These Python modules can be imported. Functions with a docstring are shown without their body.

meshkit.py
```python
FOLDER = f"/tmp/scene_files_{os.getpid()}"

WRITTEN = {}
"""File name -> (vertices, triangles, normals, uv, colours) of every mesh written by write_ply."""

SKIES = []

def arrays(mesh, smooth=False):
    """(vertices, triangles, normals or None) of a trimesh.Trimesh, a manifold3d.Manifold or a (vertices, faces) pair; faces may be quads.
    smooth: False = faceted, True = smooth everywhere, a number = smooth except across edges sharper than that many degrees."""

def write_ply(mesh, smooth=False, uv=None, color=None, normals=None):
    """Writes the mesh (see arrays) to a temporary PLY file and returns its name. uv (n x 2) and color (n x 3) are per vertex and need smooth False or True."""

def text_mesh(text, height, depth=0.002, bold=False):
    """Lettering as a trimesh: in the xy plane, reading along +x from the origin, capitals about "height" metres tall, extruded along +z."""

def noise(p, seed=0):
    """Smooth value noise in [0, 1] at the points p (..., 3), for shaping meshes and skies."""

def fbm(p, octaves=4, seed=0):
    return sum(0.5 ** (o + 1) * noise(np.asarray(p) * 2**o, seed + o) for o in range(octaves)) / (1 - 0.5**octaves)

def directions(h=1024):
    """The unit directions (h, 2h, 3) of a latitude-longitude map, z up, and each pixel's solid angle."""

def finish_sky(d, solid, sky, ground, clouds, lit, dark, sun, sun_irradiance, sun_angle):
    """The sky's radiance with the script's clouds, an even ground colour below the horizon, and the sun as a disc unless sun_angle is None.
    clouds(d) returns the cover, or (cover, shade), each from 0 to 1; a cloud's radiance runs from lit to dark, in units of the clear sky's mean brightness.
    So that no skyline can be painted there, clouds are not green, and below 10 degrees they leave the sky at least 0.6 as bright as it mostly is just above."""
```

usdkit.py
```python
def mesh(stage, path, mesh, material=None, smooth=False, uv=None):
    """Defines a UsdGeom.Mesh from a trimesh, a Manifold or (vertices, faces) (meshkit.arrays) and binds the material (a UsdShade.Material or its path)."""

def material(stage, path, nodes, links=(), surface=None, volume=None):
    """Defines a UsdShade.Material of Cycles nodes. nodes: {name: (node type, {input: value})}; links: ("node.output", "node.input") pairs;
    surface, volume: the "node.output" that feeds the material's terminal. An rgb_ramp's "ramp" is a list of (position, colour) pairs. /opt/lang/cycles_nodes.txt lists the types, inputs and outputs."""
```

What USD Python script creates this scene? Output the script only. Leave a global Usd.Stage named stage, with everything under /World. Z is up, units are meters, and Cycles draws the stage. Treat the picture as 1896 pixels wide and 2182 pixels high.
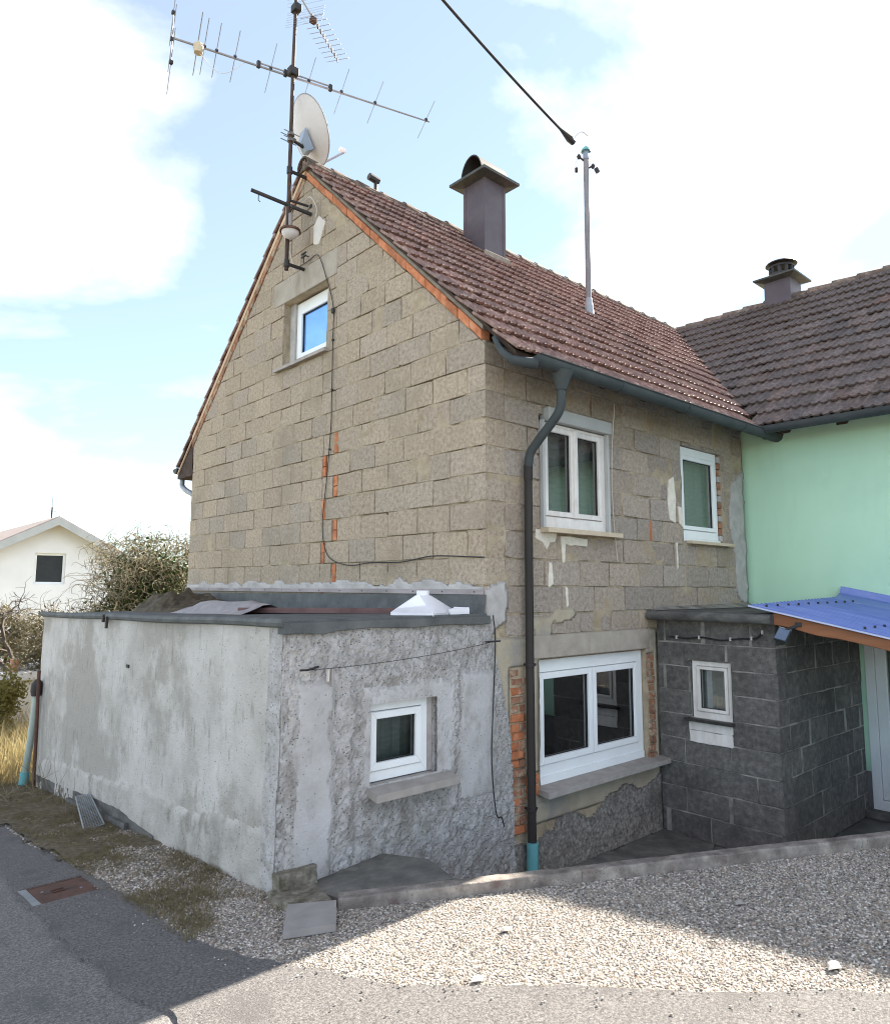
import math, random
import numpy as np, trimesh, shapely
from shapely.geometry import Polygon, box as sbox, LineString, Point
from shapely.ops import unary_union
import usdkit, meshkit
from pxr import Usd, UsdGeom, UsdLux, UsdShade, Gf, Sdf, Vt

random.seed(7)
rng = np.random.default_rng(7)
stage = Usd.Stage.CreateInMemory()
UsdGeom.SetStageUpAxis(stage, 'Z')
UsdGeom.SetStageMetersPerUnit(stage, 1.0)
WORLD = UsdGeom.Xform.Define(stage, '/World')
UsdGeom.Scope.Define(stage, '/World/Looks')
Z0 = 2.30      # coordinates below have z = 0 at the upper floor of the house; the ground at the annex corner is then about z = 0

# ------------------------------------------------------------------ camera
CAM = np.array([-4.438, -4.398, -0.263 + Z0])
YAW, PITCH, ROLL = map(math.radians, (48.109, 6.734, 0.205))
d = np.array([math.cos(PITCH) * math.cos(YAW), math.cos(PITCH) * math.sin(YAW), math.sin(PITCH)])
r = np.array([math.sin(YAW), -math.cos(YAW), 0.0])
u = np.cross(r, d)
r, u = math.cos(ROLL) * r + math.sin(ROLL) * u, -math.sin(ROLL) * r + math.cos(ROLL) * u
cam = UsdGeom.Camera.Define(stage, '/World/camera')
m = Gf.Matrix4d(*r, 0, *u, 0, *(-d), 0, *CAM, 1)
cam.AddTransformOp().Set(m)
cam.CreateHorizontalApertureAttr(36.0)
cam.CreateFocalLengthAttr(36.0 * 1522.07 / 1896)
cam.CreateHorizontalApertureOffsetAttr(3 * 36.0 / 1896)
cam.CreateVerticalApertureOffsetAttr(-19 * 36.0 / 1896)
cam.CreateExposureAttr(2.2)

# ------------------------------------------------------------------ sky and sun
SUN = np.array([1.335, 0.108, 1.0]); SUN /= np.linalg.norm(SUN)
SUN_EL, SUN_ROT = math.asin(SUN[2]), math.atan2(SUN[0], SUN[1])
sky = UsdLux.DomeLight.Define(stage, '/World/sky')
sky.GetPrim().SetCustomDataByKey('kind', 'structure')
CLOUD = 9.0
usdkit.material(stage, '/World/Looks/sky_air', {
    'sky': ('sky_texture', {'sky_type': 'single_scattering', 'sun_disc': False, 'sun_elevation': SUN_EL, 'sun_rotation': SUN_ROT, 'aerosol_density': 0.25, 'altitude': 1200.0}),
    'tc': ('texture_coordinate', {}),
    'map': ('mapping', {'mapping_type': 'point', 'vector': (0, 0, 0), 'scale': (1.0, 1.0, 2.0), 'location': (1.23, 4.33, 7.73)}),
    'n': ('noise_texture', {'scale': 1.7, 'detail': 7.0, 'roughness': 0.55, 'distortion': 0.25}),
    'ramp': ('rgb_ramp', {'ramp': [(0.0, (0, 0, 0)), (0.455, (0, 0, 0)), (0.56, (0.45, 0.45, 0.45)), (0.66, (1, 1, 1))]}),
    'veil': ('mix_color', {'blend_type': 'mix', 'fac': 0.2, 'a': (0, 0, 0), 'b': (CLOUD, CLOUD, CLOUD * 1.02), 'use_clamp': False}),
    'mix': ('mix_color', {'blend_type': 'mix', 'a': (0, 0, 0), 'b': (CLOUD, CLOUD, CLOUD * 1.02), 'use_clamp': False}),
    'tint': ('mix_color', {'blend_type': 'multiply', 'fac': 1.0, 'b': (0.92, 1.085, 1.05), 'use_clamp': False}),
    'bg': ('background_shader', {'strength': 0.05}),
}, [('tc.generated', 'map.vector'), ('map.vector', 'n.vector'), ('n.fac', 'ramp.fac'), ('sky.color', 'tint.a'), ('tint.result', 'veil.a'), ('ramp.color', 'mix.fac'), ('veil.result', 'mix.a'), ('mix.result', 'bg.color')], surface='bg.background')
UsdShade.MaterialBindingAPI.Apply(sky.GetPrim()).Bind(UsdShade.Material.Get(stage, '/World/Looks/sky_air'))
sun = UsdLux.DistantLight.Define(stage, '/World/sun')
sun.CreateNormalizeAttr(True); sun.CreateIntensityAttr(1.25); sun.CreateAngleAttr(0.5); sun.CreateColorAttr(Gf.Vec3f(1.0, 0.93, 0.80))
zx = SUN; xx = np.cross([0, 0, 1], zx); xx /= np.linalg.norm(xx); yx = np.cross(zx, xx)
sun.AddTransformOp().Set(Gf.Matrix4d(*xx, 0, *yx, 0, *zx, 0, 0, 0, 40, 1))

# ------------------------------------------------------------------ materials
MAT = {}
def mat(name, stops, scale=6.0, detail=5.0, rough=0.85, bump=0.3, bscale=None, bdist=0.01, rnd=0.0, hue_rnd=None, stain=None, stretch=(1, 1, 1), specks=None, metallic=0.0, spec=0.3, island=False, ctype=None, mott=None):
    """Procedural surface: noise through a ramp, optional slow stains, specks and per-object variation, fine bump."""
    if name not in ('plaster_green', 'canopy_blue', 'socket_turquoise', 'pvc_white', 'canopy_lip', 'solar_cell'):
        wb = lambda c: (min(0.95, c[0] * 1.055), c[1] * 1.005, c[2] * 1.01)
        stops = [(p, wb(c)) for p, c in stops]
        if mott: mott = (mott[0], wb(mott[1])) + tuple(mott[2:])
        if stain: stain = tuple(stain[:3]) + (wb(stain[3]),) + tuple(stain[4:])
    nodes = {'g': ('geometry', {}), 'map': ('mapping', {'mapping_type': 'point', 'scale': stretch}),
             'n': ('noise_texture', {'scale': scale, 'detail': detail, 'roughness': 0.6}),
             'r': ('rgb_ramp', {'ramp': stops}), 'p': ('principled_bsdf', {'roughness': rough, 'metallic': metallic, 'specular_ior_level': spec})}
    links = [('g.position', 'map.vector'), ('map.vector', 'n.vector'), ('n.fac', 'r.fac')]
    col = 'r.color'
    if mott:   # (scale, colour, low, high)
        nodes['mn'] = ('noise_texture', {'scale': mott[0], 'detail': 6.0, 'roughness': 0.65})
        nodes['mr'] = ('map_range', {'range_type': 'smoothstep', 'from_min': mott[2], 'from_max': mott[3], 'clamp': True})
        nodes['mm'] = ('mix_color', {'blend_type': 'mix', 'b': mott[1]})
        links += [('g.position', 'mn.vector'), ('mn.fac', 'mr.value'), ('mr.result', 'mm.fac'), (col, 'mm.a')]; col = 'mm.result'
    if stain:  # (scale, stretch, amount, colour, low, high)
        nodes['smap'] = ('mapping', {'mapping_type': 'point', 'scale': stain[1]})
        nodes['sn'] = ('noise_texture', {'scale': stain[0], 'detail': 6.0, 'roughness': 0.6})
        nodes['sr'] = ('map_range', {'range_type': 'smoothstep', 'from_min': stain[4], 'from_max': stain[5], 'to_max': stain[2], 'clamp': True})
        nodes['sm'] = ('mix_color', {'blend_type': 'mix', 'b': stain[3]})
        links += [('g.position', 'smap.vector'), ('smap.vector', 'sn.vector'), ('sn.fac', 'sr.value'), ('sr.result', 'sm.fac'), (col, 'sm.a')]; col = 'sm.result'
    if specks:  # (scale, colour, threshold)
        nodes['v'] = ('voronoi_texture', {'scale': specks[0]})
        nodes['vr'] = ('map_range', {'range_type': 'linear', 'from_min': specks[2] * 0.6, 'from_max': specks[2], 'to_min': 1.0, 'to_max': 0.0, 'clamp': True})
        nodes['vm'] = ('mix_color', {'blend_type': 'mix', 'b': specks[1]})
        links += [('g.position', 'v.vector'), ('v.distance', 'vr.value'), ('vr.result', 'vm.fac'), (col, 'vm.a')]; col = 'vm.result'
    if rnd or hue_rnd:
        src = 'g.random_per_island' if island else 'oi.random'
        if not island:
            nodes['oi'] = ('object_info', {})
        if hue_rnd:
            nodes['wn'] = ('white_noise_texture', {'dimensions': '1D'})
            nodes['wr'] = ('rgb_ramp', {'ramp': hue_rnd})
            nodes['wm'] = ('mix_color', {'blend_type': 'multiply', 'fac': 1.0})
            links += [(src, 'wn.w'), ('wn.value', 'wr.fac'), (col, 'wm.a'), ('wr.color', 'wm.b')]; col = 'wm.result'
        if rnd:
            nodes['vr2'] = ('map_range', {'range_type': 'linear', 'to_min': 1 - rnd, 'to_max': 1 + rnd})
            nodes['hs'] = ('hsv', {})
            links += [(src, 'vr2.value'), ('vr2.result', 'hs.value'), (col, 'hs.color')]; col = 'hs.color'
    links.append((col, 'p.base_color'))
    if bump:
        nodes['bn'] = ('noise_texture', {'scale': bscale or scale * 8, 'detail': 4.0, 'roughness': 0.7})
        nodes['b'] = ('bump', {'strength': bump, 'distance': bdist})
        links += [('map.vector', 'bn.vector'), ('bn.fac', 'b.height'), ('b.normal', 'p.normal')]
    MAT[name] = usdkit.material(stage, '/World/Looks/' + name, nodes, links, surface='p.BSDF')
    return MAT[name]

# white_noise has no guaranteed name in every build: checked against the node list
mat('block_grey', [(0.3, (0.262, 0.222, 0.176)), (0.5, (0.385, 0.332, 0.27)), (0.7, (0.465, 0.408, 0.338))], scale=26, detail=7, bump=1.0, bscale=55, bdist=0.016, rnd=0.07,
    hue_rnd=[(0, (1.0, 0.975, 0.92)), (0.5, (1.02, 0.98, 0.91)), (0.75, (0.97, 0.96, 0.94)), (1, (0.92, 0.92, 0.92))], mott=(1.3, (0.30, 0.262, 0.208), 0.50, 0.72), specks=(48, (0.12, 0.105, 0.085), 0.24))
mat('block_west', [(0.3, (0.245, 0.212, 0.18)), (0.5, (0.352, 0.31, 0.266)), (0.7, (0.43, 0.385, 0.332))], scale=24, detail=7, bump=1.0, bscale=55, bdist=0.016, rnd=0.12,
    hue_rnd=[(0, (1.0, 0.96, 0.89)), (0.5, (0.99, 0.97, 0.95)), (1, (0.92, 0.93, 0.95))], mott=(2.2, (0.34, 0.285, 0.205), 0.54, 0.70), specks=(48, (0.12, 0.105, 0.09), 0.22))
mat('mortar', [(0.35, (0.29, 0.24, 0.165)), (0.65, (0.45, 0.385, 0.28))], scale=5, bump=1.0, bscale=40, bdist=0.02)
mat('block_dark', [(0.3, (0.078, 0.074, 0.071)), (0.5, (0.12, 0.115, 0.11)), (0.7, (0.18, 0.172, 0.162))], scale=18, detail=7, bump=0.7, bscale=60, bdist=0.012, rnd=0.16,
    mott=(1.6, (0.062, 0.06, 0.058), 0.5, 0.75), stain=(2.4, (2.4, 2.4, 0.7), 0.30, (0.20, 0.195, 0.18), 0.50, 0.80), specks=(45, (0.04, 0.038, 0.035), 0.2))
mat('mortar_pale', [(0.3, (0.13, 0.126, 0.115)), (0.5, (0.26, 0.25, 0.23)), (0.7, (0.38, 0.37, 0.34))], scale=5, bump=0.8, bscale=40, bdist=0.015)
mat('render_north', [(0.3, (0.34, 0.328, 0.30)), (0.5, (0.455, 0.445, 0.42)), (0.7, (0.53, 0.525, 0.505))], scale=1.6, detail=8, bump=0.7, bscale=55, bdist=0.015,
    stain=(6.5, (2.2, 2.2, 0.6), 0.62, (0.20, 0.19, 0.165), 0.55, 0.72), specks=(24, (0.15, 0.14, 0.125), 0.15), mott=(0.6, (0.325, 0.312, 0.283), 0.47, 0.56))
mat('render_foot', [(0.3, (0.30, 0.29, 0.26)), (0.5, (0.41, 0.40, 0.37)), (0.7, (0.49, 0.48, 0.455))], scale=2.6, detail=8, bump=0.8, bscale=45, bdist=0.02, stain=(2.2, (2.0, 2.0, 1.3), 0.7, (0.17, 0.16, 0.13), 0.52, 0.72), specks=(22, (0.14, 0.13, 0.11), 0.15))
mat('render_smooth', [(0.3, (0.34, 0.337, 0.33)), (0.5, (0.425, 0.427, 0.428)), (0.7, (0.48, 0.485, 0.495))], scale=3.5, detail=8, bump=0.7, bscale=60, bdist=0.012, stain=(5, (1.2, 1.2, 0.7), 0.6, (0.27, 0.26, 0.245), 0.52, 0.68), specks=(22, (0.20, 0.19, 0.175), 0.14))
mat('render_rough', [(0.3, (0.29, 0.282, 0.268)), (0.46, (0.405, 0.40, 0.39)), (0.66, (0.50, 0.50, 0.505))], scale=11, detail=9, bump=1.0, bscale=34, bdist=0.03,
    stain=(3.0, (1, 1, 0.7), 0.5, (0.24, 0.225, 0.20), 0.50, 0.70), specks=(34, (0.12, 0.11, 0.095), 0.22))
mat('plaster_beige', [(0.3, (0.28, 0.245, 0.18)), (0.5, (0.37, 0.33, 0.25)), (0.7, (0.43, 0.39, 0.31))], scale=2.2, bump=0.5, bscale=40, mott=(1.7, (0.26, 0.25, 0.23), 0.5, 0.66), specks=(30, (0.16, 0.14, 0.11), 0.12))
mat('roughcast', [(0.3, (0.13, 0.122, 0.11)), (0.5, (0.29, 0.275, 0.25)), (0.68, (0.46, 0.44, 0.40))], scale=34, detail=4, bump=1.0, bscale=60, bdist=0.03, mott=(2.0, (0.16, 0.15, 0.135), 0.5, 0.7))
mat('concrete_pale', [(0.3, (0.29, 0.262, 0.222)), (0.7, (0.40, 0.368, 0.318))], scale=5, detail=7, bump=0.6, bscale=50, stain=(2.5, (2, 2, 0.6), 0.5, (0.25, 0.21, 0.16), 0.52, 0.7))
mat('mortar_patch', [(0.35, (0.33, 0.32, 0.31)), (0.65, (0.45, 0.445, 0.43))], scale=6, bump=0.6, bscale=40)
mat('foam_cream', [(0.35, (0.62, 0.59, 0.50)), (0.65, (0.74, 0.71, 0.63))], scale=14, bump=0.8, bscale=60)
mat('brick_orange', [(0.3, (0.30, 0.105, 0.05)), (0.55, (0.46, 0.18, 0.085)), (0.75, (0.52, 0.27, 0.16))], scale=10, bump=0.6, bscale=60, rnd=0.18, mott=(6, (0.40, 0.33, 0.24), 0.62, 0.75))
mat('brick_old', [(0.3, (0.18, 0.085, 0.055)), (0.55, (0.31, 0.155, 0.095)), (0.75, (0.40, 0.27, 0.19))], scale=12, bump=0.8, bscale=50, rnd=0.22, mott=(9, (0.36, 0.31, 0.235), 0.48, 0.62))
mat('tile_red', [(0.3, (0.07, 0.034, 0.026)), (0.5, (0.15, 0.078, 0.06)), (0.72, (0.30, 0.205, 0.165))], scale=14, bump=0.22, bscale=60, rough=0.46, spec=0.7, rnd=0.28, mott=(7, (0.34, 0.26, 0.21), 0.56, 0.72))
mat('tile_old', [(0.3, (0.068, 0.053, 0.048)), (0.5, (0.125, 0.097, 0.087)), (0.72, (0.205, 0.165, 0.148))], scale=14, bump=0.5, bscale=60, rough=0.7, spec=0.4, rnd=0.22,
    hue_rnd=[(0, (0.9, 0.95, 1.0)), (0.6, (1, 1, 1)), (0.95, (1.03, 0.98, 0.95)), (1, (1.25, 1.0, 0.88))], mott=(3.2, (0.15, 0.135, 0.09), 0.62, 0.74))
mat('ridge_tile', [(0.3, (0.07, 0.05, 0.04)), (0.5, (0.14, 0.10, 0.082)), (0.7, (0.25, 0.215, 0.175))], scale=9, bump=0.7, bscale=40, rnd=0.2, mott=(8, (0.10, 0.095, 0.075), 0.5, 0.65))
mat('verge_mortar', [(0.3, (0.17, 0.15, 0.125)), (0.7, (0.30, 0.27, 0.22))], scale=7, bump=0.9, bscale=35)
mat('cream_board', [(0.3, (0.50, 0.36, 0.24)), (0.7, (0.66, 0.52, 0.38))], scale=5, stretch=(1, 0.3, 0.3), bump=0.3)
mat('dark_wood', [(0.3, (0.03, 0.022, 0.018)), (0.7, (0.075, 0.05, 0.04))], scale=8, stretch=(0.4, 1, 1), bump=0.4)
mat('zinc_dark', [(0.3, (0.030, 0.038, 0.041)), (0.7, (0.055, 0.066, 0.069))], scale=3, rough=0.6, bump=0.05, spec=0.3)
mat('gutter_lip', [(0.3, (0.05, 0.058, 0.06)), (0.7, (0.07, 0.08, 0.082))], rough=1.0, bump=0, spec=0.0)
mat('zinc_light', [(0.3, (0.22, 0.24, 0.265)), (0.7, (0.33, 0.355, 0.385))], scale=6, rough=0.4, bump=0.05, metallic=0.4)
mat('pipe_brown', [(0.3, (0.022, 0.019, 0.018)), (0.7, (0.034, 0.030, 0.028))], scale=2, rough=0.55, bump=0.03, spec=0.25)
mat('socket_turquoise', [(0.3, (0.10, 0.30, 0.33)), (0.7, (0.14, 0.37, 0.40))], scale=5, rough=0.5, bump=0.05)
mat('pipe_green', [(0.3, (0.24, 0.31, 0.28)), (0.7, (0.38, 0.44, 0.40))], scale=4, rough=0.6, bump=0.1)
mat('chimney_metal', [(0.3, (0.062, 0.049, 0.062)), (0.7, (0.092, 0.077, 0.088))], scale=3, rough=0.5, bump=0.06, mott=(5, (0.14, 0.11, 0.11), 0.6, 0.75), spec=0.4)
mat('metal_black', [(0.3, (0.018, 0.017, 0.018)), (0.7, (0.04, 0.036, 0.036))], scale=8, rough=0.5, bump=0.05)
mat('cap_metal', [(0.3, (0.032, 0.042, 0.04)), (0.7, (0.08, 0.078, 0.072))], scale=6, rough=0.55, bump=0.1)
mat('mast_rust', [(0.3, (0.03, 0.022, 0.02)), (0.7, (0.085, 0.052, 0.042))], scale=12, rough=0.7, bump=0.2)
mat('aluminium', [(0.3, (0.22, 0.22, 0.24)), (0.7, (0.32, 0.32, 0.34))], scale=4, rough=0.4, bump=0, metallic=0.3)
mat('galvanised', [(0.3, (0.13, 0.135, 0.145)), (0.5, (0.20, 0.20, 0.215)), (0.7, (0.27, 0.245, 0.23))], scale=3, stretch=(6, 6, 1.2), rough=0.5, bump=0.05, metallic=0.2)
mat('dish_white', [(0.3, (0.52, 0.51, 0.53)), (0.7, (0.62, 0.61, 0.62))], scale=2, rough=0.5, bump=0)
mat('bracket_blue', [(0.3, (0.20, 0.25, 0.32)), (0.7, (0.26, 0.31, 0.38))], scale=4, rough=0.4, bump=0, metallic=0.3)
mat('pvc_white', [(0.3, (0.74, 0.75, 0.77)), (0.7, (0.82, 0.83, 0.85))], scale=2, rough=0.35, bump=0, spec=0.5)
mat('paint_worn', [(0.3, (0.55, 0.53, 0.50)), (0.7, (0.76, 0.75, 0.73))], scale=9, stretch=(1, 1, 0.4), rough=0.5, bump=0.2)
mat('rubber', [(0.3, (0.02, 0.02, 0.02)), (0.7, (0.03, 0.03, 0.03))], rough=0.6, bump=0)
mat('shutter_grey', [(0.3, (0.36, 0.38, 0.38)), (0.7, (0.43, 0.45, 0.45))], scale=3, rough=0.45, bump=0)
mat('sill_stone', [(0.3, (0.27, 0.255, 0.235)), (0.7, (0.37, 0.35, 0.325))], scale=9, bump=0.4, bscale=60)
mat('sill_cream', [(0.3, (0.45, 0.385, 0.28)), (0.7, (0.56, 0.49, 0.37))], scale=7, bump=0.2)
mat('slab_dark', [(0.3, (0.055, 0.055, 0.054)), (0.5, (0.09, 0.09, 0.087)), (0.7, (0.15, 0.15, 0.14))], scale=5, stretch=(1, 1, 2), bump=0.6, bscale=40)
mat('roof_felt', [(0.3, (0.065, 0.072, 0.074)), (0.7, (0.125, 0.135, 0.135))], scale=5, bump=0.6, bscale=120, specks=(90, (0.2, 0.21, 0.21), 0.2))
mat('flash_board', [(0.3, (0.20, 0.185, 0.185)), (0.7, (0.36, 0.33, 0.33))], scale=8, stretch=(1, 0.3, 1), bump=0.3)
mat('concrete', [(0.3, (0.15, 0.145, 0.13)), (0.5, (0.24, 0.23, 0.205)), (0.7, (0.33, 0.32, 0.285))], scale=6, bump=0.7, bscale=45, mott=(3, (0.13, 0.125, 0.10), 0.5, 0.7))
mat('concrete_dark', [(0.3, (0.085, 0.085, 0.08)), (0.5, (0.13, 0.13, 0.12)), (0.7, (0.20, 0.20, 0.185))], scale=5, bump=0.6, bscale=45, mott=(2.4, (0.075, 0.078, 0.066), 0.5, 0.7))
mat('kerb_stone', [(0.3, (0.10, 0.088, 0.08)), (0.5, (0.20, 0.182, 0.165)), (0.7, (0.33, 0.31, 0.27))], scale=7, bump=0.9, bscale=35, mott=(4, (0.12, 0.09, 0.08), 0.52, 0.7), specks=(40, (0.10, 0.09, 0.08), 0.2))
mat('mossy_concrete', [(0.3, (0.10, 0.09, 0.07)), (0.5, (0.19, 0.175, 0.14)), (0.7, (0.33, 0.315, 0.27))], scale=12, bump=1.0, bscale=35, bdist=0.02, mott=(5, (0.085, 0.078, 0.05), 0.52, 0.68))
mat('paving_grey', [(0.3, (0.235, 0.225, 0.215)), (0.7, (0.29, 0.28, 0.27))], scale=9, bump=0.3, bscale=90)
mat('pit_floor', [(0.3, (0.07, 0.07, 0.066)), (0.5, (0.11, 0.11, 0.105)), (0.7, (0.20, 0.205, 0.20))], scale=1.6, bump=0.5, bscale=40)
mat('asphalt_new', [(0.32, (0.068, 0.066, 0.066)), (0.5, (0.13, 0.127, 0.126)), (0.68, (0.21, 0.205, 0.20))], scale=75, detail=3, bump=1.0, bscale=120, bdist=0.01, specks=(75, (0.30, 0.30, 0.29), 0.20), mott=(2.2, (0.10, 0.098, 0.098), 0.5, 0.7))
mat('asphalt_old', [(0.32, (0.095, 0.094, 0.093)), (0.5, (0.175, 0.171, 0.166)), (0.68, (0.275, 0.268, 0.258))], scale=70, detail=3, bump=1.0, bscale=120, bdist=0.01, specks=(70, (0.38, 0.37, 0.36), 0.22), mott=(2.0, (0.12, 0.12, 0.12), 0.5, 0.7))
mat('gravel_bed', [(0.3, (0.16, 0.15, 0.13)), (0.5, (0.29, 0.275, 0.245)), (0.7, (0.44, 0.42, 0.37))], scale=70, detail=3, bump=1.0, bscale=90, bdist=0.02)
mat('soil', [(0.3, (0.07, 0.057, 0.038)), (0.5, (0.125, 0.103, 0.068)), (0.7, (0.22, 0.19, 0.13))], scale=22, bump=1.0, bscale=60, bdist=0.02, mott=(3, (0.085, 0.08, 0.038), 0.52, 0.66))
mat('meadow', [(0.3, (0.09, 0.085, 0.035)), (0.5, (0.15, 0.14, 0.06)), (0.7, (0.27, 0.23, 0.12))], scale=3, bump=0.8, bscale=30, bdist=0.03)
mat('rust', [(0.3, (0.055, 0.028, 0.021)), (0.6, (0.10, 0.05, 0.036)), (0.8, (0.145, 0.08, 0.06))], scale=9, bump=0.4, bscale=60, rough=0.75)
mat('steel_frame', [(0.3, (0.16, 0.18, 0.19)), (0.7, (0.25, 0.27, 0.28))], scale=6, rough=0.55, bump=0.1)
mat('plaster_green', [(0.3, (0.50, 0.735, 0.555)), (0.7, (0.535, 0.775, 0.59))], scale=1.1, bump=0.3, bscale=160, rough=0.9, stain=(1.6, (2.0, 2.0, 0.35), 0.22, (0.33, 0.50, 0.38), 0.5, 0.75), mott=(0.5, (0.475, 0.70, 0.535), 0.45, 0.65))
mat('plinth_grey', [(0.3, (0.16, 0.16, 0.165)), (0.7, (0.21, 0.21, 0.215))], scale=3, bump=0.3, bscale=80)
mat('canopy_blue', [(0.3, (0.085, 0.14, 0.44)), (0.7, (0.17, 0.235, 0.55))], scale=3, stretch=(4, 0.5, 1), mott=(6, (0.25, 0.29, 0.5), 0.58, 0.8), rough=0.25, bump=0, spec=0.6)
mat('canopy_lip', [(0.3, (0.40, 0.44, 0.66)), (0.7, (0.5, 0.54, 0.75))], rough=0.3, bump=0)
mat('beam_wood', [(0.3, (0.19, 0.075, 0.035)), (0.7, (0.29, 0.125, 0.06))], scale=5, stretch=(1, 0.25, 3), rough=0.6, bump=0.2)
mat('lamp_dark', [(0.3, (0.02, 0.025, 0.03)), (0.7, (0.03, 0.035, 0.04))], rough=0.4, bump=0)
mat('solar_cell', [(0.3, (0.04, 0.07, 0.13)), (0.7, (0.06, 0.10, 0.17))], rough=0.15, bump=0, spec=0.8)
mat('white_plastic', [(0.3, (0.68, 0.69, 0.73)), (0.7, (0.76, 0.77, 0.80))], scale=3, rough=0.3, bump=0)
mat('tarp_grey', [(0.3, (0.22, 0.22, 0.23)), (0.7, (0.36, 0.34, 0.35))], scale=7, rough=0.6, bump=0.3)
mat('board_red', [(0.3, (0.095, 0.05, 0.048)), (0.7, (0.16, 0.095, 0.09))], scale=5, stretch=(2, 0.4, 1), rough=0.6, bump=0.2)
mat('moss_mound', [(0.3, (0.05, 0.04, 0.028)), (0.7, (0.13, 0.105, 0.07))], scale=18, bump=1.0, bscale=50, bdist=0.03)
mat('cable_black', [(0.3, (0.015, 0.015, 0.017)), (0.7, (0.028, 0.028, 0.03))], rough=0.5, bump=0)
mat('cable_white', [(0.3, (0.5, 0.48, 0.44)), (0.7, (0.6, 0.58, 0.54))], rough=0.5, bump=0)
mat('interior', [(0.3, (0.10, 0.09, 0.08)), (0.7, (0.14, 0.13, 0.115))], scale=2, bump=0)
mat('curtain', [(0.3, (0.27, 0.30, 0.30)), (0.7, (0.38, 0.41, 0.40))], scale=10, stretch=(1, 1, 4), bump=0.3)
mat('house_white', [(0.3, (0.66, 0.68, 0.70)), (0.7, (0.74, 0.76, 0.78))], scale=1.2, bump=0.1)
mat('house_roof', [(0.3, (0.30, 0.25, 0.23)), (0.7, (0.40, 0.34, 0.31))], scale=3, bump=0.2)
mat('wall_white', [(0.3, (0.6, 0.6, 0.58)), (0.7, (0.72, 0.72, 0.70))], scale=2, bump=0.2)
mat('terracotta', [(0.3, (0.30, 0.15, 0.10)), (0.7, (0.42, 0.25, 0.18))], scale=6, bump=0.3)
mat('bark', [(0.3, (0.045, 0.036, 0.028)), (0.7, (0.11, 0.09, 0.07))], scale=12, stretch=(1, 1, 0.3), bump=0.8, bscale=40)
mat('twig', [(0.3, (0.12, 0.10, 0.065)), (0.7, (0.22, 0.185, 0.12))], scale=6, bump=0, island=True, rnd=0.3)
mat('twig_pale', [(0.3, (0.22, 0.19, 0.12)), (0.7, (0.36, 0.31, 0.20))], scale=6, bump=0, island=True, rnd=0.3)
mat('pebble', [(0.3, (0.8, 0.8, 0.8)), (0.7, (1.0, 1.0, 1.0))], scale=60, bump=0.2, bscale=200, rnd=0.3, rough=0.75,
    hue_rnd=[(0, (0.30, 0.285, 0.26)), (0.25, (0.40, 0.375, 0.33)), (0.5, (0.46, 0.43, 0.37)), (0.72, (0.33, 0.325, 0.32)), (0.86, (0.20, 0.19, 0.18)), (0.95, (0.42, 0.32, 0.25)), (1, (0.66, 0.64, 0.60))])

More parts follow.
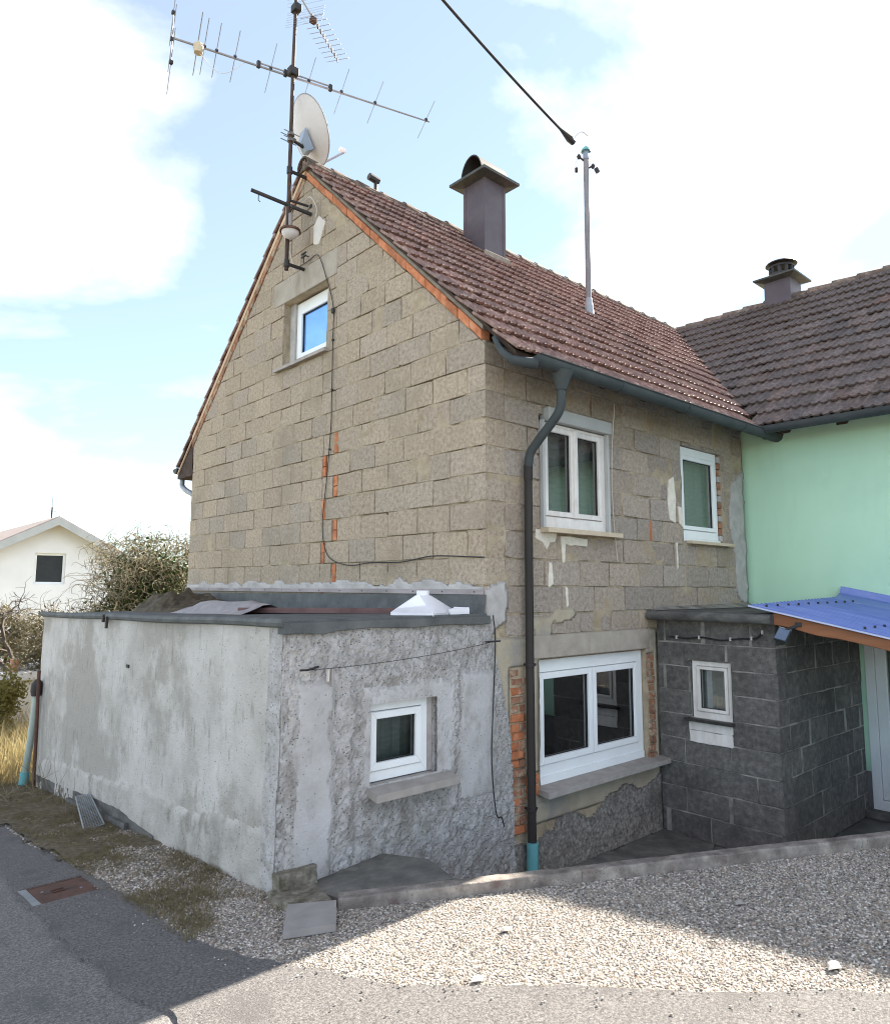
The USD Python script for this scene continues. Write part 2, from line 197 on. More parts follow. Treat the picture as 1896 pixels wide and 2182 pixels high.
def leaf_mat(name, stops, trans=(0.25, 0.35, 0.08)):
    MAT[name] = usdkit.material(stage, '/World/Looks/' + name, {
        'g': ('geometry', {}), 'wn': ('white_noise_texture', {'dimensions': '1D'}), 'r': ('rgb_ramp', {'ramp': stops}),
        'df': ('principled_bsdf', {'roughness': 0.6, 'specular_ior_level': 0.3}), 'tr': ('translucent_bsdf', {'color': trans}), 'mx': ('mix_closure', {'fac': 0.3})},
        [('g.random_per_island', 'wn.w'), ('wn.value', 'r.fac'), ('r.color', 'df.base_color'), ('df.BSDF', 'mx.closure1'), ('tr.BSDF', 'mx.closure2')], surface='mx.closure')
leaf_mat('leaf_dark', [(0, (0.018, 0.028, 0.012)), (0.5, (0.04, 0.058, 0.02)), (0.85, (0.085, 0.10, 0.04)), (1, (0.16, 0.15, 0.08))], (0.08, 0.12, 0.03))
leaf_mat('leaf_yellow', [(0, (0.10, 0.10, 0.03)), (0.5, (0.20, 0.18, 0.055)), (1, (0.34, 0.29, 0.11))], (0.25, 0.22, 0.06))
leaf_mat('leaf_brown', [(0, (0.05, 0.045, 0.025)), (0.5, (0.12, 0.105, 0.06)), (1, (0.22, 0.19, 0.11))], (0.12, 0.10, 0.05))
leaf_mat('grass_verge', [(0, (0.055, 0.055, 0.024)), (0.3, (0.11, 0.098, 0.046)), (0.55, (0.21, 0.17, 0.095)), (1, (0.42, 0.34, 0.22))], (0.13, 0.12, 0.05))
leaf_mat('grass_dry', [(0, (0.22, 0.17, 0.08)), (0.5, (0.38, 0.30, 0.15)), (1, (0.55, 0.47, 0.28))], (0.3, 0.25, 0.12))

def glass(name, tint, base, extra, coat=(1, 1, 1)):
    """Window pane: see-through, with a Fresnel reflection and a little coating reflectance."""
    MAT[name] = usdkit.material(stage, '/World/Looks/' + name, {
        'fr': ('fresnel', {'IOR': 1.52}), 'ad': ('math', {'math_type': 'multiply_add', 'value2': extra, 'value3': base, 'use_clamp': True}),
        't': ('transparent_bsdf', {'color': tint}), 'gl': ('glossy_bsdf', {'color': coat, 'roughness': 0.0}), 'mx': ('mix_closure', {})},
        [('fr.fac', 'ad.value1'), ('ad.value', 'mx.fac'), ('t.BSDF', 'mx.closure1'), ('gl.BSDF', 'mx.closure2')], surface='mx.closure')
glass('pane_clear', (0.72, 0.76, 0.74), 0.05, 2.0)
glass('pane_coated', (0.4, 0.42, 0.5), 0.36, 1.6, (0.30, 0.55, 1.0))
glass('pane_frost', (0.55, 0.62, 0.60), 0.03, 1.2)

# ------------------------------------------------------------------ scene helpers
COUNT = {}
def numbered(parent, name):
    k = COUNT.get((parent, name), -1) + 1
    COUNT[(parent, name)] = k
    return name if k == 0 else f'{name}_{k:03d}'
BASE = {}
def data(p, **kw):
    for k, v in kw.items():
        if v: p.SetCustomDataByKey(k, v)
def thing(name, label, cat, base=(0, 0, 0), group=None, kind=None):
    path = '/World/' + numbered('/World', name)
    x = UsdGeom.Xform.Define(stage, path)
    x.AddTranslateOp().Set(Gf.Vec3d(base[0], base[1], base[2] + Z0))
    BASE[path] = np.array([base[0], base[1], base[2]])
    data(x.GetPrim(), label=label, category=cat, group=group, kind=kind)
    return path
def group_part(parent, name, label=None):
    path = parent + '/' + numbered(parent, name)
    UsdGeom.Xform.Define(stage, path)
    BASE[path] = BASE[parent]
    if label: data(stage.GetPrimAtPath(path), label=label)
    return path
def vf(mesh):
    if isinstance(mesh, trimesh.Trimesh): return np.array(mesh.vertices), np.array(mesh.faces)
    v, f = np.asarray(mesh[0], float), np.asarray(mesh[1], int)
    if f.shape[1] == 4: f = np.vstack([f[:, [0, 1, 2]], f[:, [0, 2, 3]]])
    return v, f
def part(parent, name, mesh, m, smooth=False, label=None, kind=None):
    v, f = vf(mesh)
    path = parent + '/' + numbered(parent, name)
    usdkit.mesh(stage, path, (v - BASE[parent], f), MAT[m], smooth=smooth)
    BASE[path] = BASE[parent]
    data(stage.GetPrimAtPath(path), label=label, kind=kind)
    return path
def single(name, mesh, m, label=None, cat=None, group=None, kind=None, smooth=False):
    v, f = vf(mesh)
    path = '/World/' + numbered('/World', name)
    usdkit.mesh(stage, path, (v + [0, 0, Z0], f), MAT[m], smooth=smooth)
    data(stage.GetPrimAtPath(path), label=label, category=cat, group=group, kind=kind)
    return path

def join(*ms):
    vs, fs, n = [], [], 0
    for mm in ms:
        v, f = vf(mm); vs.append(v); fs.append(f + n); n += len(v)
    return np.vstack(vs), np.vstack(fs)
def bx(x0, x1, y0, y1, z0, z1, c=0.0):
    """Box, edges chamfered by c."""
    x0, x1 = sorted((x0, x1)); y0, y1 = sorted((y0, y1)); z0, z1 = sorted((z0, z1))
    if c <= 0:
        mm = trimesh.creation.box(bounds=[[x0, y0, z0], [x1, y1, z1]]); return vf(mm)
    pts = []
    for x, sx in ((x0, 1), (x1, -1)):
        for y, sy in ((y0, 1), (y1, -1)):
            for z, sz in ((z0, 1), (z1, -1)):
                pts += [(x, y + c * sy, z + c * sz), (x + c * sx, y, z + c * sz), (x + c * sx, y + c * sy, z)]
    return vf(trimesh.convex.convex_hull(np.array(pts)))
def hull(pts): return vf(trimesh.convex.convex_hull(np.array(pts, float)))
def tube(pts, rad, sides=8, cap=True):
    p = np.asarray(pts, float); rad = np.broadcast_to(rad, (len(p),)).astype(float)
    t = np.gradient(p, axis=0); t /= np.linalg.norm(t, axis=1, keepdims=True) + 1e-12
    ref = np.array([0, 0, 1.0]) if abs(t[0][2]) < 0.9 else np.array([1.0, 0, 0])
    a = np.cross(t[0], ref); a /= np.linalg.norm(a); A = []
    for i in range(len(p)):
        a = a - t[i] * (a @ t[i]); a /= np.linalg.norm(a) + 1e-12; A.append(a)
    A = np.array(A); B = np.cross(t, A); ang = np.arange(sides) * 2 * np.pi / sides
    v = (p[:, None] + rad[:, None, None] * (np.cos(ang)[None, :, None] * A[:, None] + np.sin(ang)[None, :, None] * B[:, None])).reshape(-1, 3)
    f = []
    for i in range(len(p) - 1):
        for j in range(sides):
            k = (j + 1) % sides
            f += [(i * sides + j, i * sides + k, (i + 1) * sides + k), (i * sides + j, (i + 1) * sides + k, (i + 1) * sides + j)]
    if cap:
        for j in range(1, sides - 1):
            f += [(0, j + 1, j), ((len(p) - 1) * sides, (len(p) - 1) * sides + j, (len(p) - 1) * sides + j + 1)]
    return v, np.array(f)
def smooth_path(pts, n=6):
    """Catmull-Rom through the points."""
    p = np.asarray(pts, float); p = np.vstack([2 * p[0] - p[1], p, 2 * p[-1] - p[-2]]); out = []
    for i in range(1, len(p) - 2):
        for t in np.linspace(0, 1, n, endpoint=False):
            out.append(0.5 * (2 * p[i] + (p[i + 1] - p[i - 1]) * t + (2 * p[i - 1] - 5 * p[i] + 4 * p[i + 1] - p[i + 2]) * t**2 + (3 * p[i] - p[i - 1] - 3 * p[i + 1] + p[i + 2]) * t**3))
    return np.array(out + [p[-2]])

class Plane:
    """A wall face: u along the wall, v up, w outwards."""
    def __init__(s, o, U, V, N):
        s.o, s.U, s.V, s.N = map(lambda q: np.array(q, float), (o, U, V, N)); s.flip = np.dot(np.cross(s.U, s.V), s.N) < 0
    def __call__(s, uvw): q = np.asarray(uvw, float); return s.o + q[:, :1] * s.U + q[:, 1:2] * s.V + q[:, 2:3] * s.N
    def mesh(s, v, f): f = np.asarray(f); return s(v), (f[:, ::-1] if s.flip else f)
GABLE = Plane((0, 0, 0), (0, 1, 0), (0, 0, 1), (-1, 0, 0))
WEST = Plane((0, 0, 0), (1, 0, 0), (0, 0, 1), (0, -1, 0))
BATHN = Plane((2.68, 0, 0), (0, 1, 0), (0, 0, 1), (-1, 0, 0))
BATHW = Plane((0, -1.30, 0), (1, 0, 0), (0, 0, 1), (0, -1, 0))
GREEN = Plane((4.93, 0, 0), (0, 1, 0), (0, 0, 1), (-1, 0, 0))

def bevel(pl, poly, w0, w1, b=0.006, jit=0.0):
    """Polygon in the plane as a slab from w0 out to w1 with its front edge bevelled."""
    if jit and len(poly.exterior.coords) < 12:
        c = np.array(poly.exterior.coords[:-1]); c = c + rng.uniform(-jit, jit, c.shape); poly = Polygon(c)
    poly = shapely.geometry.polygon.orient(poly.simplify(1e-4), 1.0)
    c = np.array(poly.exterior.coords[:-1]); n = len(c)
    if poly.interiors or n < 3:
        return slab(pl, poly, w0, w1)
    e = np.roll(c, -1, 0) - c; e /= np.linalg.norm(e, axis=1, keepdims=True) + 1e-12
    nin = np.stack([-e[:, 1], e[:, 0]], 1); n1, n2 = np.roll(nin, 1, 0), nin
    mt = (n1 + n2) / np.maximum(1 + (n1 * n2).sum(1, keepdims=True), 0.3)
    ci = c + mt * b
    v = np.vstack([np.c_[c, np.full(n, w0)], np.c_[c, np.full(n, w1 - b)], np.c_[ci, np.full(n, w1)]])
    f = []
    for k in range(2):
        for i in range(n):
            j = (i + 1) % n
            f += [(k * n + i, k * n + j, (k + 1) * n + j), (k * n + i, (k + 1) * n + j, (k + 1) * n + i)]
    tv, tf = trimesh.creation.triangulate_polygon(Polygon(ci) if Polygon(ci).is_valid else poly, engine='earcut')
    d2 = ((tv[:, None] - ci[None]) ** 2).sum(-1).argmin(1); tf = d2[tf]
    f += [tuple(2 * n + np.array(t)) for t in tf if len(set(t)) == 3]
    return pl.mesh(v, np.array(f))
def slab(pl, poly, w0, w1):
    mm = trimesh.creation.extrude_polygon(poly, w1 - w0, engine='earcut'); v = np.array(mm.vertices); v[:, 2] += w0
    return pl.mesh(v, np.array(mm.faces))
def polys(g): return [q for q in getattr(g, 'geoms', [g]) if q.geom_type == 'Polygon' and q.area > 0]
def ragged(poly, amp, step=0.04, seed=0):
    """Outline of the polygon made irregular."""
    ring = poly.exterior; n = max(8, int(ring.length / step))
    p = np.array([ring.interpolate(i / n, normalized=True).coords[0] for i in range(n)])
    q = meshkit.fbm(np.c_[p * 6.0, np.zeros(n)], 4, seed)[:, None] - 0.5
    a = np.roll(p, -1, 0) - np.roll(p, 1, 0); nn = np.stack([a[:, 1], -a[:, 0]], 1); nn /= np.linalg.norm(nn, axis=1, keepdims=True) + 1e-9
    return Polygon(p + nn * q * 2 * amp).buffer(0)

def wall_sheet(pl, poly, step, amp, freq=2.0, seed=0, w=0.0, fine=0.0, ffreq=9.0, wmax=9.0):
    """A rendered face: a fine grid over the polygon pushed in and out by noise, its edge turned back."""
    x0, y0, x1, y1 = poly.bounds
    xs, ys = np.linspace(x0, x1, int((x1 - x0) / step) + 2), np.linspace(y0, y1, int((y1 - y0) / step) + 2)
    gx, gy = np.meshgrid(xs, ys, indexing='ij'); uv = np.c_[gx.ravel(), gy.ravel()]
    idx = np.arange(len(uv)).reshape(gx.shape)
    cx, cy = (xs[:-1] + xs[1:]) / 2, (ys[:-1] + ys[1:]) / 2
    CX, CY = np.meshgrid(cx, cy, indexing='ij')
    keep = shapely.contains_xy(poly, CX, CY)
    a, b, c_, d_ = idx[:-1, :-1][keep], idx[1:, :-1][keep], idx[1:, 1:][keep], idx[:-1, 1:][keep]
    q = np.c_[uv * freq, np.full(len(uv), seed * 3.1)]
    h = w + amp * 2 * (meshkit.fbm(q, 4, seed) - 0.5)
    if fine: h = h + fine * 2 * (meshkit.fbm(np.c_[uv * ffreq, np.full(len(uv), 1.7)], 3, seed + 9) - 0.5)
    h = np.minimum(h, wmax)
    v = np.c_[uv, h]
    f = np.vstack([np.c_[a, b, c_], np.c_[a, c_, d_]])
    # skirt on boundary edges
    quads = np.c_[a, b, c_, d_]; E = np.vstack([quads[:, [0, 1]], quads[:, [1, 2]], quads[:, [2, 3]], quads[:, [3, 0]]])
    key = {}
    for i, j in E: key[(i, j)] = 1
    bd = [(i, j) for (i, j) in key if (j, i) not in key]
    n = len(v); ext, ff = [], []
    for k, (i, j) in enumerate(bd):
        ext += [np.r_[v[i][:2], w - amp - 0.05], np.r_[v[j][:2], w - amp - 0.05]]
        ff += [(i, n + 2 * k, n + 2 * k + 1), (i, n + 2 * k + 1, j)]
    v = np.vstack([v, ext]); f = np.vstack([f, ff])
    return pl.mesh(v, f)

def gz(y): return -2.27 - 0.09 * np.clip(y, -14, 8) - 0.02 * np.clip(np.asarray(y) - 8, 0, 40)

# ------------------------------------------------------------------ the ground
KERB_A, KERB_B = np.array([-1.78, -0.46]), np.array([4.98, -4.86])   # the kerb's back edge between the annex and the green house
kd = (KERB_B - KERB_A) / np.linalg.norm(KERB_B - KERB_A); kn = np.array([kd[1], -kd[0]])   # kn: towards the yard
site = Polygon([(-1.88, 6.3), (-1.88, 0.02), tuple(KERB_A), tuple(KERB_B), (4.98, -9.0), (13.5, -9.0), (13.5, 6.3)])
def banded(poly, off, cuts=(-400, -14, 8, 48, 500)):
    ms = []
    for a, b in zip(cuts[:-1], cuts[1:]):
        for q in polys(poly.intersection(sbox(-600, a, 600, b))):
            v, f = trimesh.creation.triangulate_polygon(q, engine='earcut')
            ms.append((np.c_[v, gz(v[:, 1]) + off], f))
    return join(*ms)
big = sbox(-420, -380, 460, 480)
single('ground', banded(big.difference(site), -0.012), 'meadow', kind='structure')
pit_poly = Polygon([(-1.7, -0.4), tuple(KERB_A), tuple(KERB_B), (4.98, 0.1), (13.4, 0.1), (13.4, 6.25), (-1.8, 6.25), (-1.8, 0.1)])
pv, pf = trimesh.creation.triangulate_polygon(pit_poly, engine='earcut')
single('sunken_yard_floor', (np.c_[pv, np.full(len(pv), -2.85)], pf), 'pit_floor', kind='structure')
# raised, darker, worn concrete apron in the corner of the sunken yard
apron = ragged(Polygon([(0.62, -0.02), (2.66, -0.02), (2.66, -0.62), (2.1, -0.8), (1.2, -0.62), (0.66, -0.3)]), 0.04, seed=3)
av, af = trimesh.creation.triangulate_polygon(apron, engine='earcut')
single('concrete_apron', trimesh.util.concatenate([trimesh.creation.extrude_polygon(apron, 0.07, engine='earcut')])  .apply_translation([0, 0, -2.895]), 'concrete_dark', kind='structure')
# road: old asphalt with a newer, slightly higher strip whose edge is ragged
edge = [(-2.74, 14), (-2.76, 4.0), (-2.74, 3.43), (-2.70, 2.32), (-2.66, 1.56), (-2.63, 1.05), (-2.61, 0.36), (-2.62, -0.24), (-2.57, -0.57), (-2.45, -0.93), (-2.22, -1.53), (-1.92, -1.90), (-1.36, -2.61), (-0.84, -3.22), (0.6, -4.9), (3.0, -7.6), (6.0, -11)]
road = Polygon(edge + [(6, -13.5), (-10, -13.5), (-10, 14)])
re_ = LineString(edge); pr_ = np.array([re_.interpolate(t).coords[0] for t in np.arange(0, re_.length, 0.05)])
pr_ = pr_ + (meshkit.fbm(np.c_[pr_ * 5, np.zeros(len(pr_))], 4, 5)[:, None] - 0.5) * np.array([0.10, 0.05])
road = Polygon([tuple(q) for q in pr_] + [(6, -13.5), (-10, -13.5), (-10, 14)]).buffer(0)
single('road', banded(road, -0.004), 'asphalt_old', kind='structure')
seam = [(-3.06, 14), (-3.08, 3.0), (-3.09, 2.14), (-3.13, 1.52), (-3.14, 0.70), (-3.115, 0.35), (-3.13, -0.10), (-3.10, -0.30), (-3.13, -0.51), (-3.07, -0.74), (-3.0, -1.3), (-2.7, -1.9), (-2.3, -2.6), (-1.5, -3.6), (1, -6.5), (5, -11)]
se = LineString(seam); ps = np.array([se.interpolate(t).coords[0] for t in np.arange(0, se.length, 0.022)])
ps = ps + (meshkit.fbm(np.c_[ps * 7, np.zeros(len(ps))], 5, 8)[:, None] - 0.5) * np.array([0.09, 0.06])
strip = Polygon([tuple(q) for q in ps] + [(6, -11)] + [tuple(q) for q in pr_[::-1]]).buffer(0).intersection(road.buffer(-0.004))
strip = unary_union(polys(strip.difference(sbox(-3.12, 1.10, -2.70, 1.56))))
sm = []
for q in polys(strip):
    for b0, b1 in ((-14, 8), (8, 14)):
        for q2 in polys(q.intersection(sbox(-20, b0, 20, b1))):
            e_ = trimesh.creation.extrude_polygon(q2, 0.022, engine='earcut'); ev = np.array(e_.vertices); ev[:, 2] += gz(ev[:, 1]) - 0.004 - 0.006; sm.append((ev, np.array(e_.faces)))
single('road_patch', join(*sm), 'asphalt_new', kind='structure')
# gravel yard
yard = Polygon([tuple(q) for q in pr_ if q[1] < 1.7] + [(9.5, -11), (9.5, -9.0), (4.98, -9.0), tuple(KERB_B + kn * 0.02), tuple(KERB_A + kn * 0.02), (-1.94, -0.05), (-1.94, 1.7)]).buffer(0)
yard = unary_union(polys(yard.difference(road.buffer(0.002))))
single('gravel_yard', banded(yard, 0.0), 'gravel_bed', kind='structure')
verge = Polygon([(-1.94, 0.9), (-1.94, 6.5)] + [(-1.6, 14)] + [tuple(q) for q in pr_ if q[1] > 0.9]).buffer(0)
verge = unary_union(polys(verge.difference(road.buffer(0.002))))
def lumpy(poly, step, amp, off, seed):
    x0, y0, x1, y1 = poly.bounds
    xs, ys = np.arange(x0, x1 + step, step), np.arange(y0, y1 + step, step)
    X, Y = np.meshgrid(xs, ys, indexing='ij'); I = np.arange(X.size).reshape(X.shape)
    CX, CY = (X[:-1, :-1] + step / 2), (Y[:-1, :-1] + step / 2); keep = shapely.contains_xy(poly, CX, CY)
    tp_ = np.clip((Y.ravel() - 0.9) / 1.4, 0, 1); h = gz(Y.ravel()) + off * tp_ - 0.012 * (1 - tp_) + tp_ * amp * (meshkit.fbm(np.c_[X.ravel() * 4, Y.ravel() * 4, np.zeros(X.size)], 4, seed) - 0.3)
    a, b, c_, d_ = I[:-1, :-1][keep], I[1:, :-1][keep], I[1:, 1:][keep], I[:-1, 1:][keep]
    return np.c_[X.ravel(), Y.ravel(), h], np.vstack([np.c_[a, b, c_], np.c_[a, c_, d_]])
single('verge', lumpy(verge, 0.06, 0.07, 0.012, 4), 'soil', kind='structure')
# ------------------------------------------------------------------ windows
def ring(pl, u0, u1, v0, v1, t, w0, w1, ts=None):
    """Rectangular frame of profile t (or (left, right, bottom, top)): four mitred bars as one mesh."""
    l, r_, b, tp = (t, t, t, t) if np.ndim(t) == 0 else t
    o = [(u0, v0), (u1, v0), (u1, v1), (u0, v1)]; i = [(u0 + l, v0 + b), (u1 - r_, v0 + b), (u1 - r_, v1 - tp), (u0 + l, v1 - tp)]
    ms = []
    for k in range(4):
        j = (k + 1) % 4
        ms.append(bevel(pl, Polygon([o[k], o[j], i[j], i[k]]), w0, w1, 0.004))
    return join(*ms)
def window(parent, pl, u0, u1, v0, v1, w, frame=(0.06, 0.06, 0.06, 0.06), sashes=None, m='pvc_white', pane='pane_clear', sash_t=0.055, label=None, back=None, depth=0.06):
    """A window whose frame front stands at w; sashes: list of (u0, u1) fractions."""
    W = group_part(parent, 'window', label)
    part(W, 'frame', ring(pl, u0, u1, v0, v1, frame, w - depth, w), m)
    a0, a1, b0, b1 = u0 + frame[0], u1 - frame[1], v0 + frame[2], v1 - frame[3]
    for (s0, s1) in sashes or [(0, 1)]:
        p0, p1 = a0 + (a1 - a0) * s0, a0 + (a1 - a0) * s1
        g = 0.004
        part(W, 'sash', ring(pl, p0 + g, p1 - g, b0 + g, b1 - g, sash_t, w - depth + 0.008, w + 0.012), m)
        q = (p0 + g + sash_t, p1 - g - sash_t, b0 + g + sash_t, b1 - g - sash_t)
        part(W, 'seal', ring(pl, q[0] - 0.001, q[1] + 0.001, q[2] - 0.001, q[3] + 0.001, 0.006, w - 0.03, w - 0.012), 'rubber')
        v = pl([(q[0], q[2], w - 0.026), (q[1], q[2], w - 0.026), (q[1], q[3], w - 0.026), (q[0], q[3], w - 0.026)])
        part(W, 'pane', (v, np.array([[0, 1, 2], [0, 2, 3]])), pane)
    if back:
        v = pl([(u0 - 0.02, v0 - 0.02, w - 0.16), (u1 + 0.02, v0 - 0.02, w - 0.16), (u1 + 0.02, v1 + 0.02, w - 0.16), (u0 - 0.02, v1 + 0.02, w - 0.16)])
        n = 24; xs = np.linspace(u0 - 0.02, u1 + 0.02, n)
        vv = np.array([pl([(x, y, w - 0.14 + 0.012 * math.sin(x * 60))])[0] for y in (v0 - 0.02, v1 + 0.02) for x in xs])
        f = [(i, i + 1, n + i + 1) for i in range(n - 1)] + [(i, n + i + 1, n + i) for i in range(n - 1)]
        part(W, 'curtain', (vv, np.array(f)), back)
    return W
def sill(W, pl, u0, u1, v_top, w0, w1, t, m, drop=0.012):
    p = [(u, v, w_) for u in (u0, u1) for (v, w_) in ((v_top, w0), (v_top - t, w0), (v_top - drop - t, w1), (v_top - drop, w1))]
    return part(W, 'sill', hull(pl(p)), m)

# ------------------------------------------------------------------ the block house
SL = 0.939
WIDTH, RY, RZ = 6.42, 3.20, 4.94            # gable wall width, apex
def zin(y): return RZ - SL * abs(y - RY)      # underside of the verge bricks
house = thing('block_house', 'unplastered grey block house with tall gable, red tiled roof and brown downpipe', 'house', (0, 0, -2.5))
gable_poly = Polygon([(0, -2.7), (WIDTH, -2.7), (WIDTH, zin(WIDTH)), (RY, RZ), (0, zin(0))])
W_G = (2.64, 3.69, 2.545, 3.42)              # gable window opening
W1 = (0.735, 1.80, 0.30, 1.40); W2 = (3.32, 4.33, 0.30, 1.45); W3 = (0.69, 2.47, -2.06, -0.92)
west_poly = Polygon([(0, -2.84), (4.92, -2.84), (4.92, 1.97), (0, 1.97)])
gw = group_part(house, 'gable_wall'); ww = group_part(house, 'west_wall')
holeG = sbox(W_G[0], W_G[2], W_G[1], W_G[3])
holesW = unary_union([sbox(a, c, b, d_) for a, b, c, d_ in (W1, W2, W3)])
part(gw, 'mortar_core', slab(GABLE, gable_poly.difference(holeG).intersection(sbox(0.02, -3, 9, 9)), -0.24, -0.05), 'mortar')
part(gw, 'mortar_bed', wall_sheet(GABLE, gable_poly.difference(holeG).intersection(sbox(0.02, -0.6, 9, 9)), 0.03, 0.045, 5.0, 61, -0.012, wmax=-0.0015), 'mortar', smooth=True)
part(ww, 'mortar_core', slab(WEST, west_poly.difference(holesW).intersection(sbox(0.012, -3, 9, 9)), -0.236, -0.05), 'mortar')
part(ww, 'mortar_bed', wall_sheet(WEST, west_poly.difference(holesW).intersection(sbox(0.012, -3, 9, 9)), 0.03, 0.036, 5.0, 62, -0.008, wmax=-0.0005), 'mortar', smooth=True)
# the other walls, unseen from the road, close the house
shell = house
part(shell, 'east_wall', bx(0.02, 8.9, WIDTH - 0.24, WIDTH, -2.84, zin(WIDTH)), 'block_grey')
part(shell, 'upper_floor', bx(0.25, 4.9, 0.25, WIDTH - 0.25, -0.32, -0.12), 'interior')
part(shell, 'inner_wall', hull([(x, y, z) for x in (4.7, 4.86) for y, z in ((0.24, -2.84), (0.24, 1.9), (RY, 4.75), (WIDTH - 0.24, 1.9), (WIDTH - 0.24, -2.84))]), 'interior')
def chip(q):
    """Knocks a small piece off a corner of a block now and then."""
    if rng.random() > 0.30: return q
    x0, y0, x1, y1 = q.bounds; a, b = rng.uniform(0.012, 0.05), rng.uniform(0.010, 0.035); cx, sx = (x0, 1) if rng.random() < 0.5 else (x1, -1); cy, sy = (y0, 1) if rng.random() < 0.5 else (y1, -1)
    t = q.difference(Polygon([(cx - sx * 0.001, cy - sy * 0.001), (cx + sx * a, cy - sy * 0.001), (cx + sx * a * 0.55, cy + sy * b * 0.6), (cx - sx * 0.001, cy + sy * b)]))
    return t if t.geom_type == 'Polygon' and not t.interiors else q
def chop(lo, hi, joints):
    js = [lo] + [j for j in joints if lo + 0.06 < j < hi - 0.06] + [hi]
    return list(zip(js[:-1], js[1:]))
G = 0.0045
outline_in = gable_poly
lintelG = sbox(2.45, 3.425, 3.95, 3.75)
blockers = unary_union([holeG, lintelG])
small = []
for k in range(-2, 20):
    z0, z1 = 0.25 * k, 0.25 * k + 0.25
    odd = k % 2
    sh = 0.0 if k < 7 else (0.09 if k < 12 else 0.17)
    if odd:
        js = [0, 0.46, 0.94, 1.40, 1.88, 2.34, 2.44, 2.66, 3.13, 3.60, 4.07, 4.55, 5.02, 5.48, 5.96, WIDTH]; bk = (2.34, 2.44)
    else:
        js = [0, 0.22, 0.69, 1.16, 1.63, 2.09, 2.58, 2.67, 2.90, 3.38, 3.85, 4.31, 4.78, 5.25, 5.71, 6.20, WIDTH]; bk = (2.58, 2.67)
    if k > 5:
        js = [j for j in js if j not in (2.44, 2.67)]; bk = None
        js = [0] + [j + sh + rng.uniform(-0.03, 0.03) for j in js[1:-1]] + [WIDTH]
    else:
        js = [j + (rng.uniform(-0.012, 0.012) if 0 < j < WIDTH and not (bk and j in bk) else 0) for j in js]
    for a, b in zip(js[:-1], js[1:]):
        if b - a < 0.03: continue
        brick = bk is not None and abs(a - bk[0]) < 1e-6
        corner = a == 0
        rect = sbox(a + (0 if corner else G + rng.uniform(-0.002, 0.004)), z0 + G + rng.uniform(-0.003, 0.003), b - G - rng.uniform(-0.002, 0.004), z1 - G + rng.uniform(-0.005, 0.002))
        for q in polys(rect.intersection(gable_poly.buffer(-0.004, join_style=2).union(sbox(-0.1, -1, 0.3, zin(0)))).difference(blockers.buffer(0.004, join_style=2))):
            if q.area < 0.0012 or q.bounds[2] - q.bounds[0] < 0.025: continue
            proud = rng.uniform(-0.003, 0.004)
            if brick:
                for z_a, z_b in ((z0 + 0.008, z0 + 0.118), (z0 + 0.128, z0 + 0.242)):
                    part(gw, 'brick', bevel(GABLE, sbox(a + 0.012, z_a, b - 0.014, z_b), -0.08, 0.002 + proud, 0.004, 0.003), 'brick_orange')
            else:
                depth = -0.24 if corner else -0.09
                part(gw, 'block', bevel(GABLE, q if corner else chip(q), depth, 0.0 + proud, 0.004, 0.0055), 'block_grey')
part(gw, 'lintel', bevel(GABLE, lintelG.difference(holeG.buffer(0.001)), -0.24, 0.003, 0.006), 'concrete_pale', label='smooth concrete lintel over the attic window')
# west wall blocks
lintel3 = sbox(0.55, -0.915, 2.52, -0.70)
render_area = sbox(0, -2.84, 2.68, -0.70)
blockW = unary_union([holesW, render_area])
for k in range(-3, 8):
    z0, z1 = 0.25 * k, min(0.25 * k + 0.25, 1.95)
    if k % 2 == 0:
        js = [0.0, 0.13 + 0.09, 0.56, 1.04, 1.57, 2.09, 2.63, 3.12, 3.62, 4.13, 4.62, 4.92]
        if k == 0: js = [0.0, 0.56, 1.04, 1.57, 2.09, 2.63, 3.12, 3.62, 4.13, 4.62, 4.92]
        start = 0.0
    else:
        js = [0.245, 0.79, 1.32, 1.83, 2.36, 2.87, 3.36, 3.88, 4.40, 4.92]; start = 0.245
    if k % 2 == 0: js[0] = 0.245; js = [j for j in js if j >= 0.245]
    js = sorted(set(js)); js = [j for j in js if j >= js[0]]
    for a, b in zip(js[:-1], js[1:]):
        a2, b2 = a + rng.uniform(-0.01, 0.01) * (a > 0.3), b
        if b2 - a2 < 0.06: continue
        wide = 0.026 if (rng.random() < 0.4 and a > 0.5) else 0.007
        rect = sbox(a2 + 0.006, z0 + G + rng.uniform(-0.003, 0.003), b2 - wide, z1 - G + rng.uniform(-0.003, 0.002))
        for q in polys(rect.difference(blockW.buffer(0.004, join_style=2))):
            if q.area < 0.003 or q.bounds[2] - q.bounds[0] < 0.03: continue
            if k == 1 and 2.4 < a < 2.9:
                pass
            part(ww, 'block', bevel(WEST, chip(q), -0.09, rng.uniform(-0.004, 0.006), 0.005, 0.006), 'block_west')
    # quoin returns: the gable's corner blocks show their ends here
part(ww, 'brick', bevel(WEST, sbox(2.60, 0.262, 2.655, 0.488), -0.08, 0.0035, 0.004), 'brick_orange', label='single orange brick set on edge between blocks')
